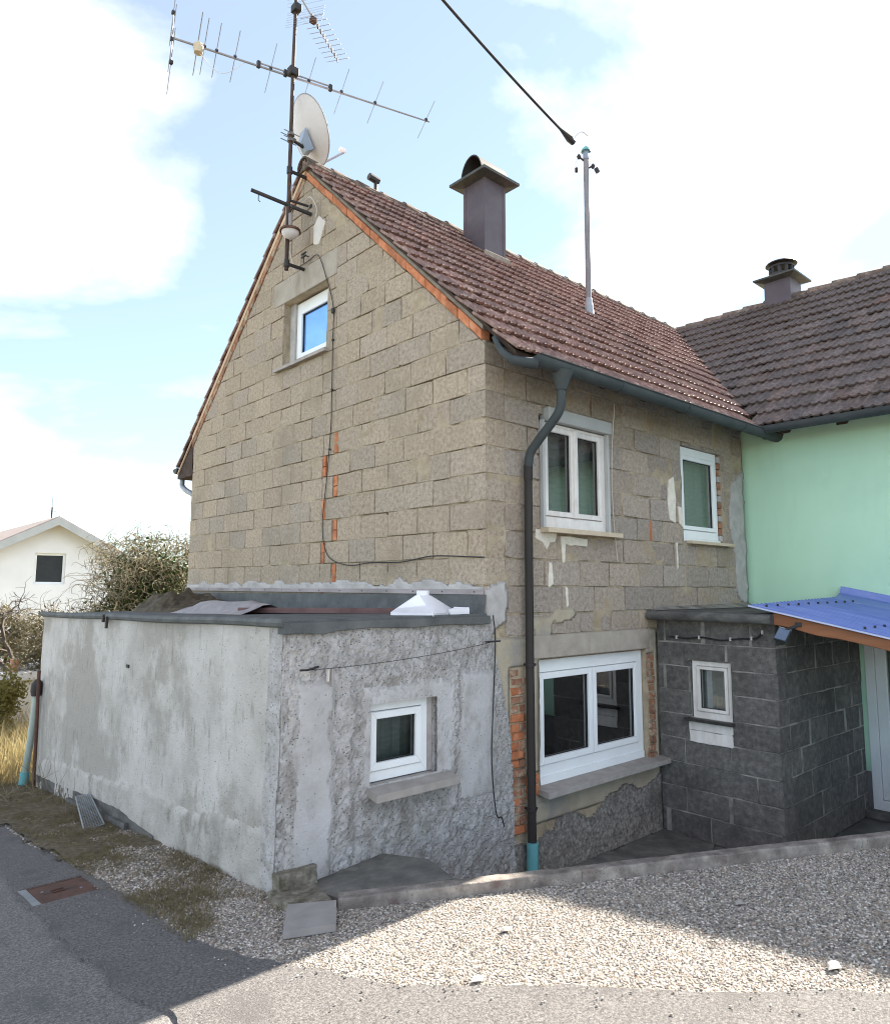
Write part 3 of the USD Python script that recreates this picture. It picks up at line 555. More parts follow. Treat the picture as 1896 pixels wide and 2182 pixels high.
# smears, patches
part(ww, 'mortar_patch', wall_sheet(WEST, ragged(Polygon([(4.56, 1.15), (4.72, 1.2), (4.9, 1.3), (4.9, -0.42), (4.72, -0.45), (4.62, -0.36), (4.6, 0.2), (4.52, 0.5)]), 0.06, seed=2), 0.03, 0.004, 4, 3, 0.012), 'mortar_patch', smooth=True, label='pale cement strip beside the green wall')
for pts, s in (([(3.03, 1.0), (3.14, 1.05), (3.17, 0.78), (3.14, 0.50), (3.02, 0.52), (2.99, 0.72)], 1), ([(3.22, 0.70), (3.31, 0.68), (3.31, 0.46), (3.25, 0.50)], 2), ([(3.13, 0.27), (3.19, 0.28), (3.185, -0.03), (3.15, -0.06)], 4)):
    q = ragged(Polygon(pts), 0.02, 0.015, s)
    part(ww, 'foam_patch', bevel(WEST, q, -0.02, 0.016, 0.006), 'foam_cream', label='cream filler smeared left of the small upper window')
for pts, s in (([(0.66, 0.29), (0.98, 0.26), (0.94, 0.18), (0.86, 0.17), (0.82, 0.09), (0.76, 0.17), (0.66, 0.2)], 6), ([(1.02, 0.24), (1.45, 0.225), (1.44, 0.15), (1.1, 0.165), (1.09, -0.02), (1.05, -0.03)], 7), ([(0.845, -0.02), (0.89, -0.02), (0.90, -0.22), (0.84, -0.26)], 9), ([(1.09, -0.25), (1.125, -0.26), (1.14, -0.44), (1.10, -0.46)], 11)):
    part(ww, 'foam_patch', bevel(WEST, ragged(Polygon(pts), 0.02, 0.02, s), -0.02, 0.012, 0.005), 'foam_cream', label='cream filler smeared below the two-leaf window')
part(ww, 'mortar_patch', wall_sheet(WEST, ragged(Polygon([(0.01, -0.25), (0.24, -0.22), (0.27, -0.40), (0.24, -0.58), (0.12, -0.62), (0.05, -0.78), (0.01, -0.75)]), 0.03, 0.03, 5), 0.025, 0.006, 5, 4, 0.014), 'mortar_patch', smooth=True, label='pale cement smear at the corner above the flat roof')
part(ww, 'mortar_patch', wall_sheet(WEST, ragged(Polygon([(0.62, -0.56), (1.0, -0.44), (1.25, -0.5), (1.2, -0.55), (0.9, -0.6), (0.85, -0.9), (0.7, -0.88)]), 0.05, 0.03, 6), 0.025, 0.004, 5, 5, 0.008), 'plaster_beige', smooth=True)
part(gw, 'cement_smear', wall_sheet(GABLE, Polygon([(0.02, -0.32)] + [(y, -0.215 + 0.07 * (meshkit.fbm(np.array([[y * 5, 0, 0]]), 4, 3)[0] - 0.5) * 2) for y in np.linspace(0.02, WIDTH, 110)] + [(WIDTH, -0.32)]).buffer(0), 0.025, 0.004, 4, 2, 0.010), 'mortar_patch', smooth=True, label='pale cement smeared above the flashing')
part(gw, 'filler_patch', bevel(GABLE, ragged(Polygon([(2.72, 4.18), (2.88, 4.32), (2.99, 4.22), (2.99, 3.98), (2.86, 3.93)]), 0.02, 0.02, 7), -0.02, 0.008, 0.004), 'cable_white', label='pale filled patch behind the mast brackets')
part(gw, 'vent_hole', tube(GABLE([(3.08, 4.52, -0.05), (3.08, 4.52, 0.006)]), 0.03, 12), 'rubber')
# rendered lower west wall around the big window
low = Polygon([(0.02, -2.84), (2.675, -2.84), (2.675, -0.70), (0.02, -0.70)]).difference(holesW)
stripR = sbox(2.475, -2.10, 2.62, -0.98); stripL = sbox(0.30, -2.48, 0.50, -0.98); chip = sbox(0.50, -2.12, 0.68, -1.93)
upper = low.intersection(sbox(0, -2.36, 3, -0.70)).difference(lintel3).difference(stripR).difference(stripL).difference(chip)
for q in polys(upper): part(ww, 'plaster', wall_sheet(WEST, q, 0.03, 0.006, 2.5, 11, 0.002, 0.003, 14), 'plaster_beige', smooth=True)
rb = np.linspace(0.02, 2.675, 60)
rough = Polygon([(0.02, -2.84), (2.675, -2.84)] + [(x, -2.36 + 0.22 * (meshkit.fbm(np.array([[x * 2.2, 4, 0]]), 4, 6)[0] - 0.5) * 2 - 0.10 * (x < 0.9)) for x in rb[::-1]]).buffer(0)
part(ww, 'roughcast', wall_sheet(WEST, rough, 0.022, 0.010, 5, 12, 0.016, 0.012, 26), 'roughcast', smooth=True, label='pebbly grey roughcast at the wall foot')
base2 = low.intersection(sbox(0, -2.84, 3, -2.34))
for q in polys(base2): part(ww, 'plaster', slab(WEST, q, -0.03, -0.012), 'plaster_beige')
part(ww, 'lintel', bevel(WEST, lintel3, -0.20, 0.012, 0.008), 'concrete_pale', label='bare concrete lintel over the big lower window')
for z in np.arange(-0.985, -2.10, -0.079):
    part(ww, 'brick', bevel(WEST, sbox(2.478 + rng.uniform(0, 0.01), z - 0.066, 2.615 + rng.uniform(-0.02, 0.01), z), -0.1, 0.004 + rng.uniform(-0.006, 0.005), 0.006, 0.006), 'brick_old')
for i, z in enumerate(np.arange(-0.985, -2.47, -0.079)):
    o = 0.06 if i % 2 else 0.0
    if rng.random() < 0.22: continue
    part(ww, 'brick', bevel(WEST, sbox(0.305 + rng.uniform(-0.01, 0.02), z - 0.066, 0.41 + o, z), -0.1, 0.006 + rng.uniform(-0.008, 0.006), 0.007, 0.007), 'brick_old' if rng.random() < 0.7 else 'brick_orange')
    part(ww, 'brick', bevel(WEST, sbox(0.418 + o, z - 0.066, 0.50 + rng.uniform(-0.01, 0.01), z), -0.1, 0.006 + rng.uniform(-0.008, 0.006), 0.007, 0.007), 'brick_old')
for z in (-1.935, -2.03): part(ww, 'brick', bevel(WEST, sbox(0.505, z - 0.08, 0.675, z), -0.1, 0.006, 0.008, 0.006), 'brick_orange')

# windows of the house
Wg = window(house, GABLE, 2.655, 3.56, 2.60, 3.40, -0.13, (0.05, 0.06, 0.05, 0.10), None, 'pvc_white', 'pane_coated', 0.06, 'small attic window mirroring blue sky')
sill(Wg, GABLE, 2.60, 3.83, 2.565, -0.14, 0.06, 0.04, 'sill_stone', 0.02)
part(Wg, 'reveal', bevel(GABLE, sbox(3.565, 2.55, 3.69, 3.42), -0.2, -0.1, 0.004), 'mortar_patch')
Wa = window(house, WEST, 0.745, 1.79, 0.31, 1.335, 0.0, (0.05, 0.075, 0.11, 0.03), [(0, 0.5), (0.5, 1)], 'paint_worn', 'pane_clear', 0.05, 'two-leaf window under a roller shutter box', back='curtain')
part(Wa, 'shutter_box', bx(0.80, 1.83, -0.075, 0.05, 1.345, 1.475, 0.008), 'shutter_grey')
for x in (0.735, 1.775): part(Wa, 'shutter_rail', bx(x, x + 0.035, -0.045, 0.0, 0.30, 1.345, 0.003), 'shutter_grey')
part(Wa, 'wooden_mullion', bx(1.235, 1.295, -0.03, 0.0, 0.42, 1.31, 0.006), 'paint_worn')
sill(Wa, WEST, 0.72, 1.92, 0.305, -0.05, 0.115, 0.045, 'sill_cream', 0.004)
Wb = window(house, WEST, 3.325, 4.245, 0.335, 1.45, -0.035, (0.04, 0.06, 0.10, 0.10), None, 'pvc_white', 'pane_clear', 0.05, 'single upper window near the green wall', back='curtain')
part(Wb, 'lower_frame', bx(3.33, 4.28, 0.02, 0.07, 0.295, 0.335, 0.004), 'pvc_white')
sill(Wb, WEST, 3.40, 4.46, 0.305, -0.05, 0.075, 0.035, 'sill_cream', 0.004)
for i, z in enumerate(np.arange(0.33, 1.40, 0.085)): part(Wb, 'reveal_brick', bx(4.255, 4.325, 0.012 + rng.uniform(0, 0.01), 0.09, z, z + 0.075, 0.004), 'brick_old' if i % 3 else 'mortar_patch')
Wc = window(house, WEST, 0.70, 2.455, -2.06, -0.925, -0.06, (0.05, 0.085, 0.17, 0.125), [(0, 0.505), (0.505, 1)], 'pvc_white', 'pane_clear', 0.06, 'wide two-leaf window on the lower floor')
part(Wc, 'lower_moulding', bx(0.70, 2.45, 0.045, 0.075, -2.06, -1.985, 0.004), 'pvc_white')
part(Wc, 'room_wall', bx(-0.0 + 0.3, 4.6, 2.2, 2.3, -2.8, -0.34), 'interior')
sill(Wc, WEST, 0.66, 2.70, -2.055, -0.07, 0.13, 0.05, 'sill_stone', 0.02)

# ------------------------------------------------------------------ roof of the house
RT = RZ + 0.205                                # tile reference height at the ridge line
su = np.array([0, 1, SL]) / math.hypot(1, SL); sn = np.array([0, -SL, 1]) / math.hypot(1, SL)
roof = group_part(house, 'roof')
EAVE_Y = -0.42
L = (RY - EAVE_Y) * math.hypot(1, SL); NR = 15; EXP = L / NR
TW = 0.208
def tile_mesh(w, l, lift=0.044, rolls=2, amp=0.019, n=8, tj=0.0, sharp=3.0, rib=0.007):
    """A clay tile with rolls, flat in its own frame: x across, y up the slope, z out."""
    a = np.linspace(0, 1, rolls * n + 1); prof = amp * np.maximum(0, np.cos(2 * np.pi * rolls * a + 0.6)) ** sharp + rib * np.maximum(0, np.cos(2 * np.pi * rolls * a + 0.6 + np.pi)) ** 6
    k = len(a)
    lo, hi = lift + tj, 0.004
    V = np.vstack([np.c_[a * w, np.zeros(k), prof + lo], np.c_[a * w, np.full(k, l), prof + hi], np.c_[a * w, np.full(k, 0.006), prof * 0.75 + lo - 0.026], np.c_[a * w, np.full(k, l), prof + hi - 0.02]])
    f = []
    for i in range(k - 1):
        f += [(i, i + 1, k + i + 1), (i, k + i + 1, k + i), (2 * k + i, i + 1, i), (2 * k + i, 2 * k + i + 1, i + 1), (2 * k + i, 3 * k + i + 1, 2 * k + i + 1), (2 * k + i, 3 * k + i, 3 * k + i + 1)]
    for i in (0, k - 1): f += [(i, k + i, 3 * k + i), (i, 3 * k + i, 2 * k + i)]
    return V, np.array(f)
def place(tm, o, ex, ey, en):
    v, f = tm; return o + v[:, :1] * ex + v[:, 1:2] * ey + v[:, 2:3] * en, f
TILES = [tile_mesh(TW * 1.015, EXP * 1.16, tj=t) for t in (0, 0.004, -0.003)]
cand = []
X0 = -0.05
for row in range(NR):
    for col in range(43):
        x = X0 + col * TW; s = row * EXP
        y = EAVE_Y + s * su[1]; xv = 4.5 + (y + 0.42) * (4.43 / 3.62)
        if x > xv + 0.02: continue
        o = np.array([x, EAVE_Y, RT - SL * (RY - EAVE_Y)]) + su * (s + rng.uniform(-0.006, 0.006)) + sn * rng.uniform(-0.002, 0.003)
        if 2.5 < x + TW / 2 < 3.05 and 2.55 < y + 0.12 < 2.95: continue    # the chimney stands here
        ey = su + np.array([rng.uniform(-0.006, 0.006), 0, 0])
        cand.append((np.linalg.norm(o + [0, 0, Z0] - CAM), place(TILES[rng.integers(3)], o, np.array([1.0, 0, 0]), ey / np.linalg.norm(ey), sn)))
cand.sort(key=lambda t: t[0])
for _, mm in cand[:290]: part(roof, 'roof_tile', mm, 'tile_red', smooth=40)
if len(cand) > 290: part(roof, 'roof_tiles_far', join(*[mm for _, mm in cand[290:]]), 'tile_red', smooth=40, kind='stuff')
# far slope, seen only at its verge
su2 = np.array([0, -1, SL]) / math.hypot(1, SL); sn2 = np.array([0, SL, 1]) / math.hypot(1, SL)
EY2 = 6.95; L2 = (EY2 - RY) * math.hypot(1, SL); far = []
for row in range(15):
    for col in range(43):
        o = np.array([X0 + col * TW, EY2, RT - SL * (EY2 - RY)]) + su2 * (row * L2 / 15)
        mm = place(TILES[0], o, np.array([1.0, 0, 0]), su2, sn2)
        if col == 0: part(roof, 'verge_tile', mm, 'tile_red', smooth=40)
        else: far.append(mm)
part(roof, 'roof_tiles_rear', join(*far), 'tile_red', smooth=40, kind='stuff')
# decking under the tiles, closing the roof
def deck(y0, y1, x0, x1, off, t):
    z = lambda y: RT - SL * abs(RY - y) + off
    return hull([(x, y, z(y) + o) for x in (x0, x1) for y in (y0, y1) for o in (0, -t)])
part(roof, 'decking', deck(EAVE_Y + 0.04, RY, -0.01, 4.5, -0.012, 0.035), 'dark_wood')
part(roof, 'decking', hull([(x, y, RT - SL * (RY - y) - 0.012 + o) for x, y in ((4.5, EAVE_Y + 0.04), (4.5, RY), (8.9, RY)) for o in (0, -0.035)]), 'dark_wood')
part(roof, 'decking', deck(RY, EY2 - 0.04, -0.01, 8.9, -0.012, 0.035), 'dark_wood')
# ridge
for i in range(22):
    x = -0.075 + i * 0.405
    ang = np.linspace(-0.25, math.pi + 0.25, 9); V, F = [], []
    for xx_, rr, dz in ((0, 0.128, 0.008), (0.42, 0.115, -0.004)):
        for rad in (rr, rr - 0.02):
            V += [(x + xx_, RY + rad * 1.05 * math.cos(a), RT - 0.065 + dz + rad * math.sin(a)) for a in ang]
    k = len(ang)
    for j in range(k - 1):
        F += [(j, j + 1, 2 * k + j + 1), (j, 2 * k + j + 1, 2 * k + j), (j, k + j + 1, j + 1), (j, k + j, k + j + 1), (k + j, 3 * k + j + 1, k + j + 1), (k + j, 3 * k + j, 3 * k + j + 1)]
    V = np.array(V) + rng.uniform(-0.004, 0.004, 3)
    part(roof, 'ridge_tile', (V, np.array(F)), 'ridge_tile', smooth=40)
# mortar under the ridge tiles
part(roof, 'ridge_mortar', bx(-0.05, 8.8, RY - 0.12, RY + 0.12, RT - 0.10, RT - 0.004, 0.01), 'ridge_tile')
# verge: bricks along the rake, mortar bed above them
nv = 20
for sgn in (-1, 1):
    span = RY - 0.03 if sgn < 0 else WIDTH - RY + 0.02
    for i in range(nv):
        a, b = span * i / nv, span * (i + 1) / nv - 0.002
        p = lambda t, h: (RY + sgn * t, RZ - SL * t + h)
        pts = [p(a, 0.004), p(b, 0.004), p(b, 0.105), p(a, 0.105)]
        q = Polygon(pts) if i else Polygon([p(0.0, 0.004), p(b, 0.004), p(b, 0.105), p(0.0, 0.105)])
        part(roof, 'verge_brick', bevel(GABLE, q, -0.10, 0.016 + rng.uniform(-0.006, 0.006), 0.006, 0.005), 'brick_orange' if sgn < 0 else 'brick_old')
    a = [(RY + sgn * t, RZ - SL * t + 0.108) for t in np.linspace(0, span, 50)]; b = [(RY + sgn * t, RZ - SL * t + (0.182 if sgn > 0 else 0.16)) for t in np.linspace(span, 0, 50)]
    part(roof, 'verge_board' if sgn > 0 else 'verge_mortar', slab(GABLE, Polygon(a + b), -0.08, 0.022 if sgn > 0 else -0.004), 'cream_board' if sgn > 0 else 'verge_mortar')
# closed eaves on the far side, rafter feet on the near side
part(roof, 'eaves_box', hull([(x, y, z) for x in (-0.005, 8.8) for y, z in ((WIDTH + 0.01, zin(WIDTH) + 0.08), (WIDTH + 0.01, 1.46), (7.0, 1.46), (7.0, RT - SL * (7.0 - RY) - 0.06))]), 'dark_wood')
part(roof, 'eaves_batten', hull([(-0.03 + o, y, RT - SL * (y - RY) + h) for o in (0, 0.02) for y in (6.44, 6.95) for h in (-0.075, -0.10)]), 'cream_board')
for x in np.arange(0.55, 4.9, 0.72):
    part(roof, 'rafter', hull([(x + o, y, RT - SL * (RY - y) + h) for o in (0, 0.09) for y, h in ((0.15, -0.05), (0.15, -0.20), (-0.33, -0.05), (-0.33, -0.14))]), 'dark_wood')
part(roof, 'soffit_board', hull([(x, y, RT - SL * (RY - y) + h) for x in (0.0, 4.92) for y in (-0.02, -0.40) for h in (-0.05, -0.065)]), 'dark_wood')
part(roof, 'wall_plate', bx(0.26, 4.90, 0.10, 0.23, 1.95, 2.02), 'dark_wood')
part(roof, 'rain_valley', hull([(4.48, -0.50, 1.70), (4.60, -0.40, 1.73), (4.62, -0.50, 1.74), (4.45, -0.40, 1.76), (4.66, -0.36, 1.84), (4.58, -0.26, 1.87)]), 'zinc_light')
part(roof, 'vent_stub', join(tube([(1.05, RY - 0.06, RT), (1.05, RY - 0.06, RT + 0.16), (1.02, RY - 0.06, RT + 0.19)], 0.03, 8), tube([(0.93, RY - 0.06, RT + 0.19), (1.09, RY - 0.06, RT + 0.17)], 0.05, 8)), 'metal_black')
# chimney
ch = group_part(house, 'chimney', 'tall chimney clad in dark brown sheet metal')
CX0, CX1, CY0, CY1 = 2.53, 2.96, 2.50, 2.94
part(ch, 'shaft', bx(CX0, CX1, CY0, CY1, 4.2, 5.705, 0.008), 'chimney_metal')
for x, y in ((CX0, CY0), (CX1, CY0), (CX0, CY1)):
    part(ch, 'corner_strip', bx(x - 0.006 if x == CX0 else x - 0.05, x + 0.05 if x == CX0 else x + 0.006, y - 0.006 if y == CY0 else y - 0.05, y + 0.05 if y == CY0 else y + 0.006, 4.2, 5.70, 0.003), 'chimney_metal')
part(ch, 'cap', hull([(x, y, z) for x in (CX0 - 0.16, CX1 + 0.16) for y in (CY0 - 0.15, CY1 + 0.15) for z in (5.715, 5.755)] + [(x, y, 5.69) for x in (CX0, CX1) for y in (CY0, CY1)]), 'cap_metal')
ang = np.linspace(0, math.pi, 15); V, F = [], []
for x in (CX0 - 0.06, CX1 + 0.08):
    for rad in (0.225, 0.212): V += [(x, 2.72 + rad * math.cos(a), 5.755 + rad * 1.55 * math.sin(a)) for a in ang]
k = 15
for j in range(k - 1): F += [(j, j + 1, 2 * k + j + 1), (j, 2 * k + j + 1, 2 * k + j), (j, k + j + 1, j + 1), (j, k + j, k + j + 1), (k + j, 3 * k + j + 1, k + j + 1), (k + j, 3 * k + j, 3 * k + j + 1), (2 * k + j, 2 * k + j + 1, 3 * k + j + 1), (2 * k + j, 3 * k + j + 1, 3 * k + j)]
part(ch, 'cowl', (np.array(V), np.array(F)), 'metal_black', smooth=40)
part(ch, 'flue', bx(CX0 + 0.08, CX1 - 0.08, 2.6, 2.84, 5.755, 5.95, 0.01), 'metal_black')
part(ch, 'flashing', bx(CX0 - 0.05, CX1 + 0.05, CY0 - 0.06, CY1, 4.2, RT - SL * (RY - CY0) + 0.06, 0.01), 'verge_mortar')

# gutters and downpipes
def half_pipe(x0, x1, yc, zc, rad, slope=0.0, n=13, axis=0):
    a = np.linspace(math.pi, 2 * math.pi, n); V, F = [], []
    pr = [(rad * math.cos(t), rad * math.sin(t)) for t in a]; pi_ = [((rad - 0.006) * math.cos(t), (rad - 0.006) * math.sin(t)) for t in a]
    pr[0] = (pr[0][0] , pr[0][1] + 0.012)
    for x, zz in ((x0, 0), (x1, slope * (x1 - x0))):
        for P_ in (pr, pi_): V += [((x, yc + p[0], zc + zz + p[1]) if axis == 0 else (yc + p[0], x, zc + zz + p[1])) for p in P_]
    k = n
    for j in range(k - 1): F += [(j, j + 1, 2 * k + j + 1), (j, 2 * k + j + 1, 2 * k + j), (k + j, 3 * k + j + 1, k + j + 1), (k + j, 3 * k + j, 3 * k + j + 1)]
    for e in (0, 2 * k):
        F += [(e + 0, e + j, e + j + 1) for j in range(1, k - 1)]
    return np.array(V), np.array(F)
GY, GZ = -0.475, 1.715
gut = group_part(house, 'gutter')
part(gut, 'channel', half_pipe(0.12, 5.12, GY, GZ, 0.078, 0.0), 'zinc_dark', smooth=40)
part(gut, 'lip', tube([(0.12, GY - 0.078, GZ + 0.012), (5.12, GY - 0.078, GZ + 0.012)], 0.009, 8), 'gutter_lip', smooth=True)
for x in (1.35, 2.6, 3.9): part(gut, 'bracket', half_pipe(x, x + 0.02, GY, GZ, 0.083, 0), 'zinc_dark')
# bent end piece climbing the verge to the corner
pts = smooth_path([(-0.055, -0.17, 1.93), (-0.045, -0.24, 1.80), (-0.02, -0.34, 1.70), (0.03, -0.43, 1.66), (0.14, -0.475, 1.66)], 6)
part(gut, 'end_piece', tube(pts, np.linspace(0.022, 0.055, len(pts)), 10), 'zinc_dark', smooth=40)
fun = [(0.50, GY, GZ - 0.05), (0.50, GY + 0.005, GZ - 0.13), (0.50, GY + 0.01, GZ - 0.22)]
part(gut, 'outlet', tube(fun, [0.105, 0.075, 0.050], 14), 'zinc_dark', smooth=40)
dp = group_part(house, 'downpipe')
pts = smooth_path([(0.50, GY + 0.01, 1.52), (0.50, GY + 0.015, 1.40), (0.50, GY + 0.06, 1.28), (0.495, -0.20, 1.08), (0.49, -0.10, 0.97), (0.485, -0.075, 0.85)], 6)
part(dp, 'bend', tube(pts, 0.042, 12), 'zinc_dark', smooth=40)
part(dp, 'pipe', tube([(0.485, -0.075, 0.88), (0.485, -0.072, -0.9), (0.488, -0.075, -2.50)], 0.0385, 14), 'pipe_brown', smooth=40)
part(dp, 'sleeve', tube([(0.485, -0.075, 0.86), (0.485, -0.075, 0.72)], 0.0415, 14), 'pipe_brown', smooth=40)
part(dp, 'ground_socket', tube([(0.488, -0.078, -2.46), (0.488, -0.078, -2.845)], 0.052, 16), 'socket_turquoise', smooth=40)
for z in (-0.96, -2.2): part(dp, 'bracket', join(tube([(0.485, -0.075, z), (0.485, -0.075, z + 0.022)], 0.046, 14), bx(0.475, 0.555, -0.085, -0.062, z, z + 0.022), bx(0.478, 0.492, -0.04, 0.0, z, z + 0.02)), 'metal_black')
ge = group_part(house, 'rear_gutter')
part(ge, 'channel', half_pipe(-0.03, 8.8, 7.06, 1.63, 0.075), 'zinc_dark', smooth=40)
pts = smooth_path([(0.10, 7.06, 1.58), (0.10, 7.06, 1.44), (0.10, 7.04, 1.36), (0.10, 6.86, 1.27), (0.10, 6.52, 1.15), (0.10, 6.48, 1.0)], 6)
part(ge, 'outlet_bend', tube(pts, 0.042, 12), 'zinc_light', smooth=40)
part(ge, 'downpipe', tube([(0.10, 6.48, 1.02), (0.10, 6.48, -2.85)], 0.042, 12), 'pipe_green', smooth=40)

# ------------------------------------------------------------------ flat-roofed annex
annex = thing('flat_roof_annex', 'low cement-rendered annex with flat felt roof and one small white window', 'building', (-1.0, 3.0, -2.6))
AX = -1.95
NORTH = Plane((AX, 0, 0), (0, 1, 0), (0, 0, 1), (-1, 0, 0)); AW = Plane((0, -0.03, 0), (1, 0, 0), (0, 0, 1), (0, -1, 0))
rz = lambda y: -0.525 - 0.0205 * y
north_poly = Polygon([(-0.03, rz(0)), (-0.03, -2.5)] + [(y, gz(y) - 0.15) for y in (2, 4, 6.32)] + [(6.32, rz(6.32))])
def two_part(pl, poly, step, hfun, sel):
    x0, y0, x1, y1 = poly.bounds
    xs, ys = np.arange(x0, x1 + step, step), np.arange(y0, y1 + step, step)
    gx, gy = np.meshgrid(xs, ys, indexing='ij'); uv = np.c_[gx.ravel(), gy.ravel()]
    idx = np.arange(len(uv)).reshape(gx.shape); CX, CY = np.meshgrid(xs[:-1] + step / 2, ys[:-1] + step / 2, indexing='ij')
    keep = shapely.contains_xy(poly, CX, CY)
    a, b, c_, d_ = idx[:-1, :-1][keep], idx[1:, :-1][keep], idx[1:, 1:][keep], idx[:-1, 1:][keep]
    hgt = hfun(uv); pick = sel(uv[a]); out = []
    for q in (pick, ~pick):
        f = np.vstack([np.c_[a, b, c_][q], np.c_[a, c_, d_][q]]); used, inv_ = np.unique(f, return_inverse=True)
        out.append(pl.mesh(np.c_[uv, hgt][used], inv_.reshape(-1, 3)))
    return out
def foot_line(uv): return uv[:, 1] - (gz(uv[:, 0]) + 0.36 + 0.16 * (meshkit.fbm(np.c_[uv[:, 0] * 1.6, uv[:, 0] * 0 + 1, uv[:, 0] * 0], 4, 2) - 0.5))
def north_h(uv):
    z_ = np.zeros(len(uv)); q = foot_line(uv)
    hh = 0.022 * (meshkit.fbm(np.c_[uv * 1.2, z_], 4, 21) - 0.5) + 0.010 * (meshkit.fbm(np.c_[uv * np.array([14, 9]), z_], 4, 22) - 0.5) + 0.006 * (meshkit.fbm(np.c_[uv * 40, z_], 3, 23) - 0.5)
    hh += 0.016 / (1 + np.exp(np.clip(q / 0.008, -30, 30)))
    seam_ = uv[:, 0] - (4.35 + 0.5 * (meshkit.fbm(np.c_[z_, uv[:, 1] * 1.3, z_], 3, 25) - 0.5)); hh += 0.007 / (1 + np.exp(np.clip(-seam_ / 0.01, -30, 30)))
    seam2 = uv[:, 0] - (3.05 + 0.25 * (meshkit.fbm(np.c_[z_, uv[:, 1] * 1.1, z_], 3, 26) - 0.5)); hh += 0.006 / (1 + np.exp(np.clip(-seam2 / 0.008, -30, 30)))
    hh += np.exp(-((uv[:, 0] + 0.03) / 0.07) ** 2) * 0.035 * (meshkit.fbm(np.c_[uv * 9, z_], 4, 27) - 0.6)
    return hh
foot, upper_n = two_part(NORTH, north_poly, 0.018, north_h, lambda uv: foot_line(uv) < 0.01)
part(annex, 'north_wall', upper_n, 'render_north', smooth=True)
part(annex, 'plinth', foot, 'render_foot', smooth=True)
part(annex, 'north_core', slab(NORTH, north_poly.buffer(-0.004), -0.2, -0.035), 'render_north')
ub_ = np.linspace(2.1, 6.25, 60)
part(annex, 'bitumen_band', bevel(NORTH, Polygon([(y, gz(y) - 0.06) for y in ub_] + [(y, gz(y) + 0.02 + 0.14 * min(1, (y - 2.0) / 1.2) + 0.03 * (meshkit.fbm(np.array([[y * 3, 0, 0]]), 3, 5)[0] - 0.5)) for y in ub_[::-1]]), -0.02, 0.030, 0.004), 'slab_dark', label='dark bitumen band at the foot of the rendered wall')
AWN = (-1.235, -0.585, -1.70, -1.125)
west_a = Polygon([(AX - 0.01, rz(0)), (AX - 0.03, -2.55), (-1.2, -2.84), (0.33, -2.84), (0.31, -2.2), (0.27, -1.5), (0.19, -1.15), (0.10, -0.85), (0.04, rz(0))])
west_a2 = ragged(west_a, 0.02, 0.05, 8).union(sbox(AX - 0.01, -2.0, -0.2, rz(0) - 0.005))
hole = sbox(AWN[0], AWN[2], AWN[1], AWN[3])
def rough_wall(pl, poly, step):
    x0, y0, x1, y1 = poly.bounds
    xs, ys = np.arange(x0, x1 + step, step), np.arange(y0, y1 + step, step)
    gx, gy = np.meshgrid(xs, ys, indexing='ij'); uv = np.c_[gx.ravel(), gy.ravel()]; z_ = np.zeros(len(uv))
    wob = uv + 0.10 * (np.c_[meshkit.fbm(np.c_[uv * 5, z_], 4, 71), meshkit.fbm(np.c_[uv * 5, z_ + 5], 4, 72)] - 0.5)
    def soft(a, b, c, d_, e=0.03):
        q = np.maximum(np.maximum(a - wob[:, 0], wob[:, 0] - b), np.maximum(c - wob[:, 1], wob[:, 1] - d_)); return 1 / (1 + np.exp(np.clip(q / e * 4, -30, 30)))
    sm = np.maximum.reduce([soft(-1.86, -1.56, -2.3, -0.93), soft(-0.33, 0.06, -1.95, -0.98), soft(-1.30, -0.42, -1.72, -1.0) * 0.8])
    rough = 1 - 0.85 * sm
    q = np.maximum(np.maximum(-1.42 - wob[:, 0], wob[:, 0] + 0.38), np.maximum(-2.0 - wob[:, 1], wob[:, 1] + 0.90)); ridge = np.exp(-(q / 0.035) ** 2) * (0.4 + meshkit.fbm(np.c_[uv * 14, z_], 3, 73))
    low_ = np.clip((-1.85 - uv[:, 1]) / 0.5, 0, 1)
    n1 = meshkit.fbm(np.c_[uv * 2.2, z_], 4, 31) - 0.5; n2 = 0.5 * (meshkit.fbm(np.c_[uv * np.array([9, 13]), z_], 3, 74) - 0.5) + 0.8 * (meshkit.fbm(np.c_[uv * np.array([24, 34]), z_], 3, 78) - 0.5); n3 = 0.5 - np.abs(meshkit.fbm(np.c_[uv * 26, z_], 3, 75) - 0.5) * 2
    hgt = 0.020 * n1 + rough * (0.020 * n2 * (1 + 0.9 * low_) - 0.016 * (n3 > 0.38) * (n3 - 0.38) * 7) + 0.016 * ridge + 0.010 * sm
    corner = np.exp(-((uv[:, 0] - (AX + 0.02)) / 0.07) ** 2); hgt += corner * 0.030 * (meshkit.fbm(np.c_[uv * 9, z_], 4, 76) - 0.55)
    idx = np.arange(len(uv)).reshape(gx.shape); CX, CY = np.meshgrid(xs[:-1] + step / 2, ys[:-1] + step / 2, indexing='ij')
    keep = shapely.contains_xy(poly, CX, CY)
    a, b, c_, d_ = idx[:-1, :-1][keep], idx[1:, :-1][keep], idx[1:, 1:][keep], idx[:-1, 1:][keep]
    is_s = sm[a] + 0.35 * (meshkit.fbm(np.c_[uv[a] * 9, z_[a]], 4, 77) - 0.5) > 0.5
    out = []
    for sel in (is_s, ~is_s):
        f = np.vstack([np.c_[a, b, c_][sel], np.c_[a, c_, d_][sel]]); used, inv_ = np.unique(f, return_inverse=True)
        out.append(pl.mesh(np.c_[uv, hgt][used], inv_.reshape(-1, 3)))
    return out
poly_w = west_a2.difference(hole)
sm_part, ro_part = rough_wall(AW, poly_w, 0.0125)
part(annex, 'west_wall', ro_part, 'render_rough', smooth=True)
